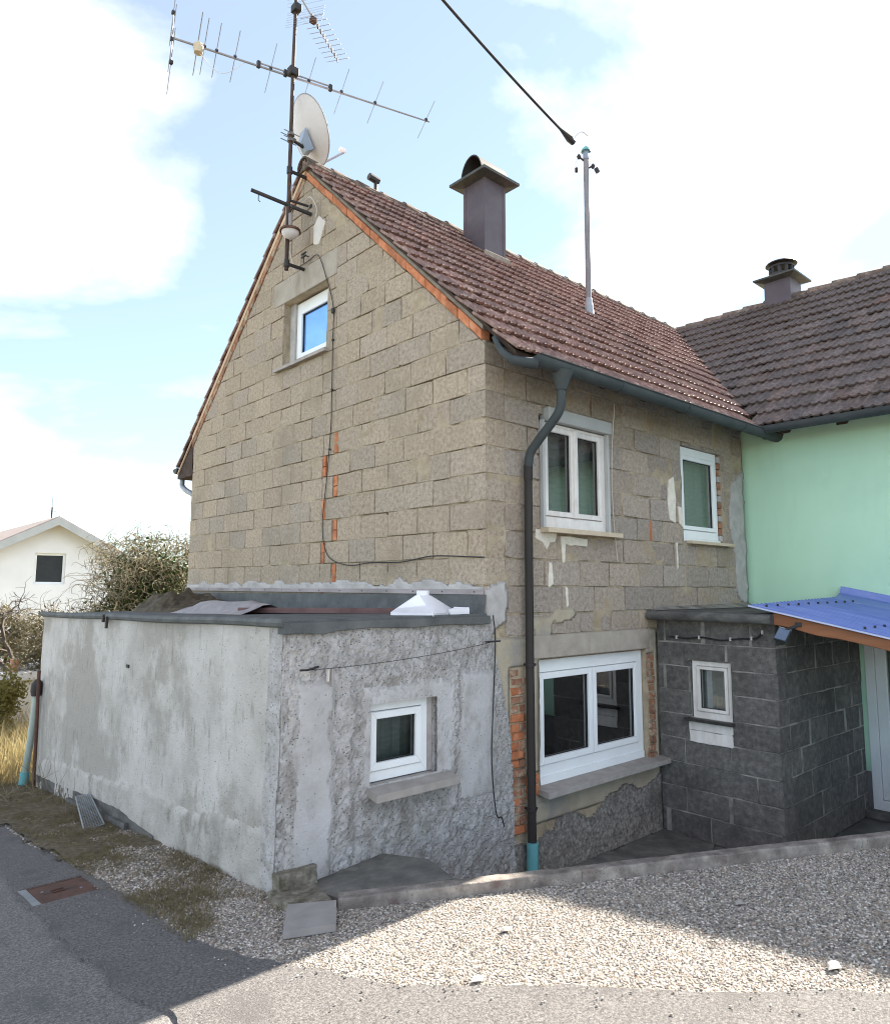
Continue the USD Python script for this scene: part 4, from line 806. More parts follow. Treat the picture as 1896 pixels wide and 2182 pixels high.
part(annex, 'trowelled_render', sm_part, 'render_smooth', smooth=True, label='smoother pale trowelled patches beside and around the small window')
part(annex, 'west_core', slab(AW, poly_w.buffer(-0.005), -0.22, -0.035), 'render_rough')
part(annex, 'back_wall', bx(-1.9, -0.1, 6.05, 6.30, -3.0, rz(6)), 'render_north')
part(annex, 'inner_lining', join(bx(AX + 0.09, AX + 0.12, 0.25, 6.1, -2.8, -0.65), bx(-1.8, -0.05, 0.65, 0.7, -2.8, -0.65)), 'interior')
Wn = window(annex, AW, -1.235, -0.64, -1.695, -1.13, -0.055, (0.035, 0.06, 0.075, 0.055), None, 'pvc_white', 'pane_frost', 0.055, back='curtain')
part(Wn, 'reveal', bevel(AW, sbox(-0.638, -1.70, -0.58, -1.12), -0.2, -0.062, 0.004), 'mortar_patch')
sill(Wn, AW, -1.26, -0.46, -1.70, -0.055, 0.13, 0.055, 'sill_stone', 0.035)
# roof
def roofz(x, y): return rz(y) + 0.012 * (x + 1.95) / 1.95
rp = [(x, y) for x in (AX - 0.02, -0.03) for y in (-0.04, 6.36)]
part(annex, 'roof_felt', hull([(x, y, roofz(x, y) + h) for x, y in rp for h in (0.0, 0.03)]), 'roof_felt')
ys = np.linspace(-0.05, 6.38, 60)
top = np.array([(AX - 0.022, y, rz(y) + 0.018 + 0.004 * math.sin(y * 2.1) * (y > 0.3)) for y in ys])
part(annex, 'roof_edge', tube(top, 0.034, 8), 'roof_felt', smooth=40)
xs = np.linspace(AX - 0.03, 0.0, 20)
e = []
for i in range(len(xs) - 1): pass
bot = [(x, rz(0) - 0.045 - 0.02 * (x < -1.6) + 0.006 * math.sin(x * 9)) for x in xs]; tp = [(x, rz(0) + 0.022) for x in xs[::-1]]
part(annex, 'roof_edge', bevel(AW, Polygon(bot + tp), -0.06, 0.032, 0.006), 'roof_felt')
part(annex, 'upstand', hull([(x, y, z) for x, y, z in ((-0.012, -0.02, -0.325), (-0.012, 6.40, -0.355), (-0.05, -0.02, -0.52), (-0.05, 6.40, -0.66), (-0.03, -0.02, -0.325), (-0.03, 6.40, -0.355))]), 'roof_felt')
part(annex, 'flashing_board', bx(-0.035, -0.008, 0.005, 6.42, -0.325, -0.278, 0.003), 'flash_board')
for y in np.arange(0.1, 6.4, 0.42): part(annex, 'nail', bx(-0.039, -0.033, y, y + 0.012, -0.306, -0.295), 'metal_black')
part(annex, 'hook', join(bx(AX - 0.075, AX - 0.02, 3.66, 3.69, -0.64, -0.56), bx(AX - 0.075, AX - 0.05, 3.55, 3.575, -0.70, -0.58)), 'metal_black')
part(annex, 'wall_hole', bx(AX - 0.014, AX, 2.98, 3.05, -1.06, -1.03), 'rubber')
for y, z0, z1 in ((4.4, -0.95, -1.25),): part(annex, 'crack', bx(AX - 0.013, AX, y, y + 0.012, z1, z0), 'rubber')

# things lying on the flat roof
tray = thing('white_basin', 'white ceramic basin lying upside down on the annex roof edge', 'basin', (-0.45, 0.25, -0.5))
c0 = np.array([-0.50, 0.22, -0.495]); ax1 = np.array([math.cos(0.35), math.sin(0.35), 0]); ax2 = np.array([-ax1[1], ax1[0], 0])
P3 = lambda a, b, h: c0 + a * ax1 + b * ax2 + np.array([0, 0, h])
rim = [P3(a, b, h) for a, b in ((-0.22, -0.2), (0.20, -0.2), (0.22, 0.20), (-0.16, 0.24)) for h in (0.0, 0.025)]
part(tray, 'bowl', hull(rim + [P3(-0.02 + 0.065 * math.cos(t), 0.01 + 0.065 * math.sin(t), 0.165) for t in np.linspace(0, 6.28, 12)] + [P3(0.12 * math.cos(t), 0.12 * math.sin(t), 0.12) for t in np.linspace(0, 6.28, 12)]), 'white_plastic', smooth=35)
part(tray, 'drain_neck', tube([P3(-0.02, 0.01, 0.15), P3(-0.02, 0.01, 0.205)], 0.055, 14), 'white_plastic', smooth=40)
part(tray, 'soap_tray', join(bx(-0.42, -0.20, 0.0, 0.18, -0.495, -0.475), bx(-0.42, -0.20, -0.005, 0.012, -0.495, -0.44), bx(-0.42, -0.20, 0.168, 0.18, -0.495, -0.44), bx(-0.212, -0.20, 0.0, 0.18, -0.495, -0.43)), 'white_plastic')
tp_ = []
for i, y in enumerate(np.linspace(2.15, 4.1, 26)):
    for j, x in enumerate(np.linspace(-0.62, -1.18, 8)):
        tp_.append((x + 0.03 * math.sin(y * 5), y, rz(y) + 0.035 + 0.13 * math.sin(math.pi * j / 7) ** 2 * (0.35 + 0.9 * meshkit.noise(np.array([[y * 3, j * 0.6, 0]]), 4)[0])))
I = np.arange(26 * 8).reshape(26, 8)
a, b, c_, d_ = I[:-1, :-1].ravel(), I[1:, :-1].ravel(), I[1:, 1:].ravel(), I[:-1, 1:].ravel()
single('tarpaulin', (np.array(tp_), np.vstack([np.c_[a, b, c_], np.c_[a, c_, d_]])), 'tarp_grey', 'crumpled grey tarpaulin lying on the annex roof', 'tarpaulin', smooth=True)
bd = thing('metal_board', 'long red-brown metal board lying along the annex roof', 'board', (-0.6, 1.6, -0.5))
bv = np.array([-0.28, 0.80, rz(0.8) + 0.04]); ev = np.array([-0.98, 2.55, rz(2.55) + 0.05]); dv = ev - bv; dl = np.linalg.norm(dv); dv /= dl; sv = np.cross([0, 0, 1], dv); sv /= np.linalg.norm(sv)
part(bd, 'sheet', hull([bv + dv * t + sv * s + np.array([0, 0, h]) for t in (0, dl) for s in (-0.09, 0.09) for h in (0, 0.022)]), 'board_red')
part(bd, 'raised_edge', hull([bv + dv * t + sv * s + np.array([0, 0, h]) for t in (0, dl) for s in (0.075, 0.09) for h in (0.02, 0.05)]), 'board_red')
for t in np.arange(0.15, dl, 0.3): part(bd, 'rivet', bx(*(bv + dv * t)[[0, 0]] + [-0.012, 0.012], *(bv + dv * t)[[1, 1]] + [-0.012, 0.012], bv[2] + (dv * t)[2] + 0.022, bv[2] + (dv * t)[2] + 0.036), 'metal_black')
n = 34; gx, gy = np.meshgrid(np.linspace(-1.15, -0.06, n), np.linspace(4.2, 6.3, n), indexing='ij')
rr = np.clip(1 - ((gx + 0.55) / 0.55) ** 2 - ((gy - 5.25) / 1.05) ** 2, 0, None)
hz = rz(gy) - 0.005 + 0.27 * rr ** 0.6 * (0.3 + 1.3 * meshkit.fbm(np.stack([gx * 5, gy * 5, gx * 0], -1), 5, 3))
I = np.arange(n * n).reshape(n, n); a, b, c_, d_ = I[:-1, :-1].ravel(), I[1:, :-1].ravel(), I[1:, 1:].ravel(), I[:-1, 1:].ravel()
single('leaf_mound', (np.c_[gx.ravel(), gy.ravel(), hz.ravel()], np.vstack([np.c_[a, b, c_], np.c_[a, c_, d_]])), 'moss_mound', 'brown heap of leaf mould at the far end of the annex roof', 'heap', smooth=True)

# wires and hooks on the walls
lines = thing('clothes_line', 'thin wire line with iron hooks across the annex wall', 'wire', (-1.0, -0.1, -0.8))
hk = [np.array([-1.80, -0.06, -0.83]), np.array([0.02, -0.07, -0.72])]
tpts = [hk[0] * (1 - t) + hk[1] * t + np.array([0, -0.012, -0.03 * 4 * t * (1 - t)]) for t in np.linspace(0, 1, 14)]
part(lines, 'wire', tube(tpts, 0.0022, 4), 'cable_black')
part(lines, 'hook', tube([(-1.70, -0.05, -0.815), (-1.80, -0.075, -0.828), (-1.86, -0.075, -0.826)], 0.008, 6), 'metal_black')
part(lines, 'hook', tube([(-0.06, -0.06, -0.722), (0.10, -0.075, -0.72)], 0.008, 6), 'metal_black')
part(lines, 'peg', bx(-1.635, -1.622, -0.07, -0.05, -0.92, -0.835), 'cable_white')
part(lines, 'peg', bx(-1.60, -1.59, -0.07, -0.05, -0.96, -0.835), 'sill_stone')
drop = smooth_path([(0.03, -0.06, -0.50), (0.045, -0.07, -0.72), (0.02, -0.07, -1.2), (-0.01, -0.075, -1.7), (0.03, -0.085, -2.12), (0.09, -0.09, -2.17), (0.12, -0.09, -2.25)], 6)
single('loose_wire', tube(drop, 0.006, 5), 'cable_black', 'dark wire hanging down the right end of the annex wall', 'wire')
gp = [(3.28, 3.79), (3.07, 3.79), (2.88, 3.80), (2.77, 3.67), (2.64, 3.40), (2.60, 3.33), (2.48, 2.98), (2.48, 2.59), (2.475, 1.84), (2.48, 1.55), (2.53, 1.06), (2.61, 0.47), (2.54, 0.16), (2.37, 0.03), (2.04, -0.03), (1.67, -0.01), (1.15, -0.015), (0.69, 0.03), (0.21, 0.01), (0.0, 0.0)]
wp = smooth_path([(-0.018, y, z) for y, z in gp], 5)
cabl = thing('gable_cable', 'thin black cable running down the gable and along to the corner', 'cable', (0, 2.4, 1))
part(cabl, 'wire', tube(wp, 0.0055, 5), 'cable_black')
part(cabl, 'junction', bx(-0.04, -0.008, 2.455, 2.505, 2.93, 3.0, 0.01), 'cable_black')
for y, z in ((2.48, 2.6), (2.475, 2.0), (2.5, 1.3)): part(cabl, 'clip', bx(-0.028, -0.004, y - 0.012, y + 0.012, z, z + 0.02), 'metal_black')
wl = smooth_path([(1.80, -0.13, 1.66), (1.83, -0.06, 1.1), (1.87, -0.03, 0.6), (1.93, -0.02, 0.15), (1.95, -0.02, 0.02)], 5)
single('white_wire', tube(wl, 0.004, 5), 'cable_white', 'pale wire hanging from the gutter beside the two-leaf window', 'wire')

# ------------------------------------------------------------------ bathroom extension of dark blocks
bath = thing('bathroom_extension', 'small dark concrete-block extension with flat slab roof and tiny white window', 'building', (3.8, -0.65, -2.85))
BW = (-0.845, -0.375, -1.625, -1.015)
holeB = sbox(BW[0], BW[2], BW[1], BW[3])
bn, bw = group_part(bath, 'front_wall'), group_part(bath, 'side_wall')
part(bn, 'mortar_bed', wall_sheet(BATHN, sbox(-1.28, -2.85, 0.0, -0.60).difference(holeB), 0.025, 0.014, 6, 63, -0.005, wmax=-0.003), 'mortar_pale', smooth=True); part(bn, 'mortar_core', slab(BATHN, sbox(-1.28, -2.85, 0.0, -0.60).difference(holeB), -0.2, -0.03), 'mortar_pale')
part(bw, 'mortar_bed', wall_sheet(BATHW, sbox(2.70, -2.85, 4.93, -0.60), 0.025, 0.014, 6, 64, -0.005, wmax=-0.003), 'mortar_pale', smooth=True); part(bw, 'mortar_core', slab(BATHW, sbox(2.70, -2.85, 4.93, -0.60), -0.2, -0.03), 'mortar_pale')
for k in range(9):
    z1 = -0.595 - 0.25 * k; z0 = z1 - 0.25
    if z0 < -2.9: continue
    ja = [-1.30, -0.80, -0.30, 0.0] if k % 2 else [-1.30, -1.06, -0.56, -0.10, 0.0]
    for a, b in zip(ja[:-1], ja[1:]):
        a2 = a + (rng.uniform(-0.04, 0.04) if a > -1.29 else 0)
        rect = sbox(a2 + (0.006 if a > -1.29 else 0), z0 + 0.006, b - 0.006, z1 - 0.004)
        for q in polys(rect.difference(holeB.buffer(0.004))):
            if q.area > 0.004: part(bn, 'block', bevel(BATHN, q, -0.24 if a < -1.29 else -0.09, rng.uniform(-0.003, 0.004), 0.005, 0.006), 'block_dark')
    jb = [2.68 + 0.245, 3.15, 3.62, 4.10, 4.58, 4.93] if k % 2 else [2.68 + 0.245, 3.38, 3.86, 4.35, 4.80, 4.93]
    for a, b in zip(jb[:-1], jb[1:]):
        a2 = a + (rng.uniform(-0.05, 0.05) if a > 2.95 else 0)
        part(bw, 'block', bevel(BATHW, sbox(a2 + 0.006, z0 + 0.006, b - 0.006, z1 - 0.004), -0.09, rng.uniform(-0.003, 0.004), 0.005, 0.006), 'block_dark')
slabp = ragged(Polygon([(2.50, 0.0), (2.50, -1.365), (4.93, -1.365), (4.93, 0.0)]), 0.012, 0.06, 3)
part(bath, 'roof_slab', (lambda mm: (np.array(mm.vertices) + [0, 0, -0.605], np.array(mm.faces)))(trimesh.creation.extrude_polygon(slabp.intersection(sbox(2.4, -1.6, 4.925, -0.004)), 0.10, engine='earcut')), 'slab_dark')
part(bath, 'roof_edge_roll', tube([(2.50, -0.02, -0.555), (2.495, -0.7, -0.55), (2.50, -1.355, -0.555)], 0.052, 10), 'slab_dark', smooth=40)
part(bath, 'mortar_fillet', hull([(2.62, -0.005, -0.50), (4.9, -0.005, -0.50), (2.62, -0.12, -0.50), (4.9, -0.16, -0.50), (2.7, -0.005, -0.47), (4.9, -0.005, -0.45)]), 'mortar_pale')
Wt = window(bath, BATHN, -0.84, -0.395, -1.615, -1.025, -0.03, (0.05, 0.05, 0.07, 0.05), None, 'paint_worn', 'pane_clear', 0.032, back='curtain')
part(Wt, 'sill', bx(2.62, 2.72, -0.86, -0.33, -1.645, -1.615, 0.004), 'metal_black')
for i, (z0, z1) in enumerate(((-1.735, -1.648), (-1.86, -1.738))):
    part(Wt, 'board', bevel(BATHN, ragged(sbox(-0.835, z0, -0.36, z1), 0.004 + 0.008 * i, 0.02, i), -0.01, 0.010, 0.003), 'paint_worn')
cb = thing('bathroom_cable', 'short black cable clipped below the dark slab roof', 'cable', (2.65, -0.6, -0.75))
part(cb, 'wire', tube(smooth_path([(2.662, -0.17, -0.785), (2.662, -0.38, -0.795), (2.662, -0.55, -0.775), (2.662, -0.75, -0.795), (2.662, -0.95, -0.77), (2.662, -1.12, -0.755), (2.662, -1.19, -0.69)], 5), 0.010, 6), 'cable_black')
for y, z in ((-0.26, -0.79), (-0.52, -0.78), (-0.86, -0.78), (-1.08, -0.76), (-1.19, -0.695)): part(cb, 'clip', bx(2.645, 2.675, y - 0.008, y + 0.008, z - 0.015, z + 0.022), 'cable_white')

# ------------------------------------------------------------------ green house
green = thing('green_house', 'mint green rendered house with dark weathered tile roof on the right', 'house', (8.9, -3, -2.85))
gface = Polygon([(0.02, 1.95), (0.02, -2.35), (-9.0, -2.35), (-9.0, 1.95)])
door_hole = sbox(-2.45, -2.77, -1.35, -0.70)
part(green, 'wall', wall_sheet(GREEN, gface.difference(door_hole), 0.12, 0.004, 0.8, 41, 0.0), 'plaster_green', smooth=True)
part(green, 'plinth', slab(GREEN, sbox(-9.0, -2.85, 0.0, -2.35).difference(door_hole), -0.2, -0.012), 'plinth_grey')
part(green, 'wall_core', slab(GREEN, gface.difference(door_hole), -0.25, -0.06), 'plinth_grey')
part(green, 'end_wall', bx(4.96, 12.9, -9.02, -8.9, -2.85, 1.75), 'plaster_green')
part(green, 'rear_wall', bx(12.8, 12.9, -8.9, 6.3, -2.85, 1.75), 'plaster_green')
dr = group_part(green, 'door', 'white framed glazed door')
part(dr, 'frame', ring(GREEN, -2.45, -1.35, -2.77, -0.70, (0.10, 0.10, 0.12, 0.10), -0.09, 0.010), 'pvc_white')
part(dr, 'leaf', ring(GREEN, -2.345, -1.455, -2.645, -0.805, (0.11, 0.11, 0.30, 0.11), -0.08, 0.0), 'pvc_white')
v = GREEN([(-2.24, -2.35, -0.03), (-1.56, -2.35, -0.03), (-1.56, -0.91, -0.03), (-2.24, -0.91, -0.03)])
part(dr, 'pane', (v, np.array([[0, 1, 2], [0, 2, 3]])), 'pane_clear')
part(dr, 'back_panel', slab(GREEN, sbox(-2.44, -2.76, -1.36, -0.71), -0.24, -0.22), 'curtain')
part(dr, 'threshold', bx(4.80, 5.05, -2.5, -1.3, -2.845, -2.76, 0.006), 'concrete_dark')
# green roof
GEX, GEZ, GRX, GRZ = 4.50, 1.775, 8.93, RT
gs = (GRZ - GEZ) / (GRX - GEX)
gu = np.array([1, 0, gs]) / math.hypot(1, gs); gn = np.array([-gs, 0, 1]) / math.hypot(1, gs); ga = np.array([0, -1.0, 0])
gl = (GRX - GEX) * math.hypot(1, gs); NG = 15; ge_ = gl / NG
groof = group_part(green, 'roof')
GW = 0.225
GT = [tile_mesh(GW * 1.015, ge_ * 1.15, 0.040, 2, 0.024, 6, t, 1.5, 0.0) for t in (0, 0.006, -0.004)]
cand = []
for row in range(NG):
    xr = GEX + row * ge_ * gu[0]; yv = -0.42 + (xr - 4.5) * (3.62 / 4.43)
    for col in range(56):
        y = 3.3 - col * GW
        if y - GW > yv + 0.10: continue
        o = np.array([GEX, y, GEZ]) + gu * (row * ge_ + rng.uniform(-0.012, 0.012)) + gn * rng.uniform(-0.004, 0.006)
        ey = gu + np.array([0, rng.uniform(-0.012, 0.012), 0])
        cand.append((np.linalg.norm(o + [0, 0, Z0] - CAM) + (50 if y < -5 else 0), place(GT[rng.integers(3)], o, ga, ey / np.linalg.norm(ey), gn)))
cand.sort(key=lambda t: t[0])
for _, mm in cand[:295]: part(groof, 'roof_tile', mm, 'tile_old', smooth=40)
part(groof, 'roof_tiles_far', join(*[mm for _, mm in cand[295:]]), 'tile_old', smooth=40, kind='stuff')
gz_ = lambda x: GEZ + gs * (x - GEX)
part(groof, 'decking', hull([(x, y, gz_(x) - 0.01 + o) for x, y in ((4.55, -9.2), (8.93, -9.2), (4.55, -0.42), (8.93, 3.15)) for o in (0, -0.04)]), 'dark_wood')
part(groof, 'rear_slope', hull([(x, y, GRZ - gs * (x - 8.93) + o) for x in (8.93, 13.3) for y in (-9.2, 6.3) for o in (0, -0.06)]), 'tile_old')
for i in range(31):
    y = 3.3 - i * 0.405; ang = np.linspace(-0.2, math.pi + 0.2, 9); V, F = [], []
    for yy, rr, dz in ((0, 0.135, 0.010), (-0.42, 0.12, -0.004)):
        for rad in (rr, rr - 0.02): V += [(GRX + rad * 1.1 * math.cos(a), y + yy, GRZ - 0.07 + dz + rad * math.sin(a)) for a in ang]
    k = 9
    for j in range(k - 1): F += [(j, j + 1, 2 * k + j + 1), (j, 2 * k + j + 1, 2 * k + j), (j, k + j + 1, j + 1), (j, k + j, k + j + 1), (k + j, 3 * k + j + 1, k + j + 1), (k + j, 3 * k + j, 3 * k + j + 1)]
    part(groof, 'ridge_tile', (np.array(V) + rng.uniform(-0.004, 0.004, 3), np.array(F)), 'ridge_tile', smooth=40)
part(groof, 'valley_sheet', hull([(4.46, -0.45, 1.725), (4.56, -0.36, 1.735), (8.9, 3.12, RT - 0.012), (8.8, 3.2, RT - 0.012), (4.46, -0.45, 1.70), (8.9, 3.12, RT - 0.04)]), 'zinc_dark')
for y in np.arange(-0.78, -9, -0.66):
    part(groof, 'rafter', hull([(x, y + o, gz_(x) + h) for o in (0, 0.12) for x, h in ((4.98, -0.05), (4.98, -0.20), (4.58, -0.05), (4.58, -0.17))]), 'dark_wood')
part(groof, 'soffit_board', hull([(x, y, gz_(x) + h) for y in (-0.3, -9.2) for x in (4.95, 4.52) for h in (-0.052, -0.066)]), 'dark_wood')
part(green, 'gutter', half_pipe(-9.2, -0.42, 4.44, 1.745, 0.075, 0, axis=1), 'zinc_dark', smooth=40)
gc = group_part(green, 'chimney', 'short brown chimney with pierced round cowl')
part(gc, 'shaft', bx(8.70, 9.20, 0.72, 1.20, 4.7, 5.47, 0.008), 'chimney_metal')
part(gc, 'cap', hull([(x, y, z) for x in (8.56, 9.34) for y in (0.58, 1.34) for z in (5.50, 5.53)] + [(x, y, 5.46) for x in (8.70, 9.20) for y in (0.72, 1.20)]), 'cap_metal')
for k_ in range(10):
    a = k_ * math.pi / 5 + 0.2
    part(gc, 'cowl_post', tube([(8.95 + 0.19 * math.cos(a), 0.96 + 0.19 * math.sin(a), 5.60), (8.95 + 0.19 * math.cos(a), 0.96 + 0.19 * math.sin(a), 5.79)], 0.034, 6), 'metal_black')
rg = lambda z0, z1, rad: tube([(8.95, 0.96, z0), (8.95, 0.96, z1)], rad, 20)
part(gc, 'cowl_base', rg(5.53, 5.645, 0.225), 'metal_black'); part(gc, 'cowl_ring', rg(5.765, 5.80, 0.225), 'metal_black')
part(gc, 'cowl_lid', tube([(8.95, 0.96, 5.835), (8.95, 0.96, 5.86), (8.95, 0.96, 5.92)], [0.28, 0.26, 0.05], 20), 'metal_black', smooth=40)

# ------------------------------------------------------------------ porch canopy over the green house's door
canopy = thing('porch_canopy', 'blue corrugated porch canopy on a brown wooden beam', 'canopy', (3.6, -2.2, -0.6))
sl = -0.207; CFX = 2.50
def csz(x, y):   # height of the sheet
    s_ = (x - CFX) / 2.4; return -0.430 + 0.060 * s_ + sl * ((-1.15 + 0.05 * s_) - y)
def corr(x0, x1, ya, yb, pitch=0.095, amp=0.016, n=10):
    """Corrugated sheet: corrugations run along y and fall with it."""
    xs = np.linspace(x0, x1, int((x1 - x0) / pitch * n)); V = []
    for y in np.linspace(0, 1, 4):
        for i, x in enumerate(xs):
            s_ = (x - x0) / (x1 - x0); y0 = ya[0] * (1 - s_) + ya[1] * s_; yy = y0 + (yb - y0) * y
            V.append((x, yy, csz(x, yy) + amp * math.cos(2 * math.pi * x / pitch)))
    k = len(xs); F = [(r_ * k + i, r_ * k + i + 1, (r_ + 1) * k + i + 1) for r_ in range(3) for i in range(k - 1)] + [(r_ * k + i, (r_ + 1) * k + i + 1, (r_ + 1) * k + i) for r_ in range(3) for i in range(k - 1)]
    return np.array(V), np.array(F)
part(canopy, 'sheet', corr(CFX - 0.02, 4.90, (-1.15, -1.10), -3.3), 'canopy_blue', smooth=True)
part(canopy, 'sheet_lip', hull([(x, y, csz(CFX, y) + h) for x in (CFX - 0.038, CFX - 0.018) for y in (-1.15, -3.3) for h in (-0.008, 0.008)]), 'canopy_lip')
ups = []
for i, y in enumerate((-1.15, -3.3)):
    z = csz(4.9, y) + 0.02
    ups += [(4.62, y, z - 0.025), (4.74, y, z + 0.010), (4.85, y, z + 0.05), (4.90, y, z + 0.13), (4.918, y, z + 0.12)]
F = [(i, i + 1, i + 6) for i in range(4)] + [(i, i + 6, i + 5) for i in range(4)]
part(canopy, 'wall_flashing', (np.array(ups), np.array(F)), 'canopy_blue')
for y0_ in (-1.26, -2.12):
    for i in range(10):
        x = 2.62 + i * 0.228; yy = y0_ - 0.01 * i; z = csz(x, yy) + 0.008
        part(canopy, 'screw', tube([(x, yy, z), (x, yy, z + 0.024)], 0.012, 6), 'metal_black')
lowz = [(-1.372, -0.605)] + [(y, -0.607 - 0.200 * (-1.372 - y) - 0.030 * (meshkit.noise(np.array([[y * 4, 0, 0]]), 2)[0] - 0.5)) for y in np.linspace(-1.5, -3.3, 24)]
upz = [(y, csz(CFX, y) - 0.014) for y in (-3.3, -1.372)]
part(canopy, 'beam', bevel(Plane((CFX + 0.0, 0, 0), (0, 1, 0), (0, 0, 1), (-1, 0, 0)), Polygon(lowz + upz), -0.10, 0.0, 0.006), 'beam_wood')
for y in (-1.55, -2.4, -3.2):
    part(canopy, 'rafter', hull([(x, y + o, csz(x, y + o) + h) for x in (CFX + 0.1, 4.9) for o in (0, 0.07) for h in (-0.015, -0.10)]), 'beam_wood')
part(canopy, 'post', bx(CFX + 0.005, CFX + 0.095, -3.28, -3.18, -2.86, -0.99), 'beam_wood')
lamp = thing('solar_floodlight', 'small dark floodlight tilted on the brown canopy beam', 'floodlight', (2.43, -1.48, -0.69))
lc = np.array([2.43, -1.48, -0.692]); e1 = np.array([0.0, -0.097, -0.023]); e1 /= np.linalg.norm(e1); e2 = np.array([0.075, -0.077, 0.081]); e2 -= e1 * (e1 @ e2); e2 /= np.linalg.norm(e2); e3 = np.cross(e1, e2); e3 *= -np.sign(e3[0])
BXO = lambda a, b, c0_, c1_: hull([lc + e1 * x + e2 * y + e3 * z for x in (-a, a) for y in (-b, b) for z in (c0_, c1_)])
part(lamp, 'housing', BXO(0.056, 0.068, -0.014, 0.010), 'lamp_dark')
part(lamp, 'panel', BXO(0.050, 0.060, 0.0105, 0.013), 'solar_cell')
part(lamp, 'rim', hull([lc + e1 * x + e2 * y + e3 * z for x in (-0.057, 0.057) for y in (0.064, 0.070) for z in (-0.013, 0.015)]), 'aluminium')
part(lamp, 'arm', tube([lc + e2 * 0.06, (2.47, -1.56, -0.625), (2.50, -1.60, -0.595)], 0.015, 8), 'lamp_dark')
part(lamp, 'mount', bx(2.482, 2.502, -1.63, -1.575, -0.615, -0.575, 0.004), 'lamp_dark')

# ------------------------------------------------------------------ aerials and masts
mast = thing('antenna_mast', 'rusty steel aerial mast bracketed to the gable top', 'mast', (-0.25, 3.19, 3.66))
MX = -0.25
part(mast, 'pole', tube([(MX, 3.205, 3.64), (MX, 3.19, 6.3), (MX, 3.16, 7.75)], [0.026, 0.024, 0.020], 10), 'mast_rust', smooth=40)
for z in (3.72, 4.95):
    part(mast, 'wall_bracket', tube([(MX, 3.20, z), (0.02, 3.20, z + 0.0)], 0.022, 8), 'metal_black')
    part(mast, 'clamp', tube([(MX, 3.2, z - 0.04), (MX, 3.2, z + 0.05)], 0.036, 10), 'metal_black')
ca = np.array([-0.27, 3.85, 4.905]); cb_ = np.array([-0.27, 2.80, 4.285])
ca, cb_ = np.array([-0.62, 3.55, 4.72]), np.array([0.02, 3.00, 4.50])
part(mast, 'cross_tube', tube([(-0.66, 3.40, 4.62), (0.0, 3.06, 4.40)], 0.024, 10), 'metal_black')
part(mast, 'cross_hook', tube([(-0.58, 3.36, 4.58), (-0.58, 3.36, 4.50), (-0.56, 3.35, 4.48)], 0.006, 5), 'metal_black')
part(mast, 'bracket_stub', tube([(MX, 3.2, 4.56), (-0.02, 3.10, 4.52)], 0.016, 8), 'metal_black')
part(mast, 'cable', tube(smooth_path([(-0.22, 3.24, 5.0), (-0.19, 3.22, 4.6), (-0.2, 3.25, 4.2), (-0.2, 3.3, 3.8), (-0.05, 3.42, 3.5)], 5), 0.006, 5), 'cable_white')
part(mast, 'cable', tube(smooth_path([(-0.22, 3.27, 4.8), (-0.1, 3.55, 4.3), (-0.03, 3.5, 4.0), (-0.03, 3.38, 3.75)], 5), 0.005, 5), 'cable_white')
part(mast, 'cable', tube(smooth_path([(-0.03, 3.2, 4.62), (-0.05, 3.02, 4.6), (-0.03, 2.9, 4.42), (-0.02, 2.92, 4.3)], 5), 0.006, 5), 'cable_white')
ins = thing('wall_lamp', 'old hanging bell-shaped lamp on the gable below the mast bracket', 'lamp', (-0.28, 3.12, 4.1))
part(ins, 'hook', tube(smooth_path([(-0.27, 3.10, 4.44), (-0.27, 3.07, 4.40), (-0.27, 3.12, 4.36), (-0.27, 3.10, 4.32)], 5), 0.012, 6), 'metal_black')
part(ins, 'neck', tube([(-0.27, 3.10, 4.33), (-0.27, 3.10, 4.14)], 0.026, 10), 'galvanised')
part(ins, 'shade', tube([(-0.27, 3.10, 4.15), (-0.27, 3.10, 4.12), (-0.27, 3.10, 4.09)], [0.05, 0.125, 0.132], 18), 'rust', smooth=50)
part(ins, 'globe', tube([(-0.27, 3.10, 4.09), (-0.27, 3.10, 4.055), (-0.27, 3.10, 4.025), (-0.27, 3.10, 4.01)], [0.11, 0.10, 0.065, 0.02], 16), 'dish_white', smooth=50)
iso = thing('wall_insulator', 'small black double insulator on the gable below the lamp', 'insulator', (-0.05, 3.1, 3.8))
part(iso, 'stem', tube([(-0.02, 3.07, 3.84), (-0.09, 3.07, 3.84), (-0.09, 3.07, 3.74)], 0.008, 6), 'metal_black')
for z in (3.86, 3.82): part(iso, 'cap', tube([(-0.09, 3.12, z), (-0.09, 3.02, z)], 0.012, 8), 'metal_black')

ya = thing('yagi_antenna', 'long many-rodded aerial lying across the mast', 'antenna', (MX, 3.19, 6.3))
A, B = np.array([-1.545, 3.63, 6.36]), np.array([1.735, 2.74, 6.36]); A[0] -= 0.03; B[1] += 0.0
off = np.array([-0.05, 0.02, -0.07]); A = A + off; B = B + off
bd_ = (B - A) / np.linalg.norm(B - A); LB = np.linalg.norm(B - A)
part(ya, 'boom', tube([A, A + bd_ * LB * 0.55, B], [0.014, 0.014, 0.010], 8), 'aluminium')
sC = A + bd_ * LB * 0.30 + [0, 0, 0.045]; sD = A + bd_ * LB * 0.575 + [0, 0, 0.045]
part(ya, 'strut', tube([sC, sD], 0.011, 8), 'aluminium')
for t in (0.30, 0.40, 0.575): part(ya, 'strut_clamp', bx(*(A + bd_ * LB * t)[[0, 0]] + [-0.02, 0.02], *(A + bd_ * LB * t)[[1, 1]] + [-0.02, 0.02], A[2] - 0.02, A[2] + 0.065), 'metal_black')
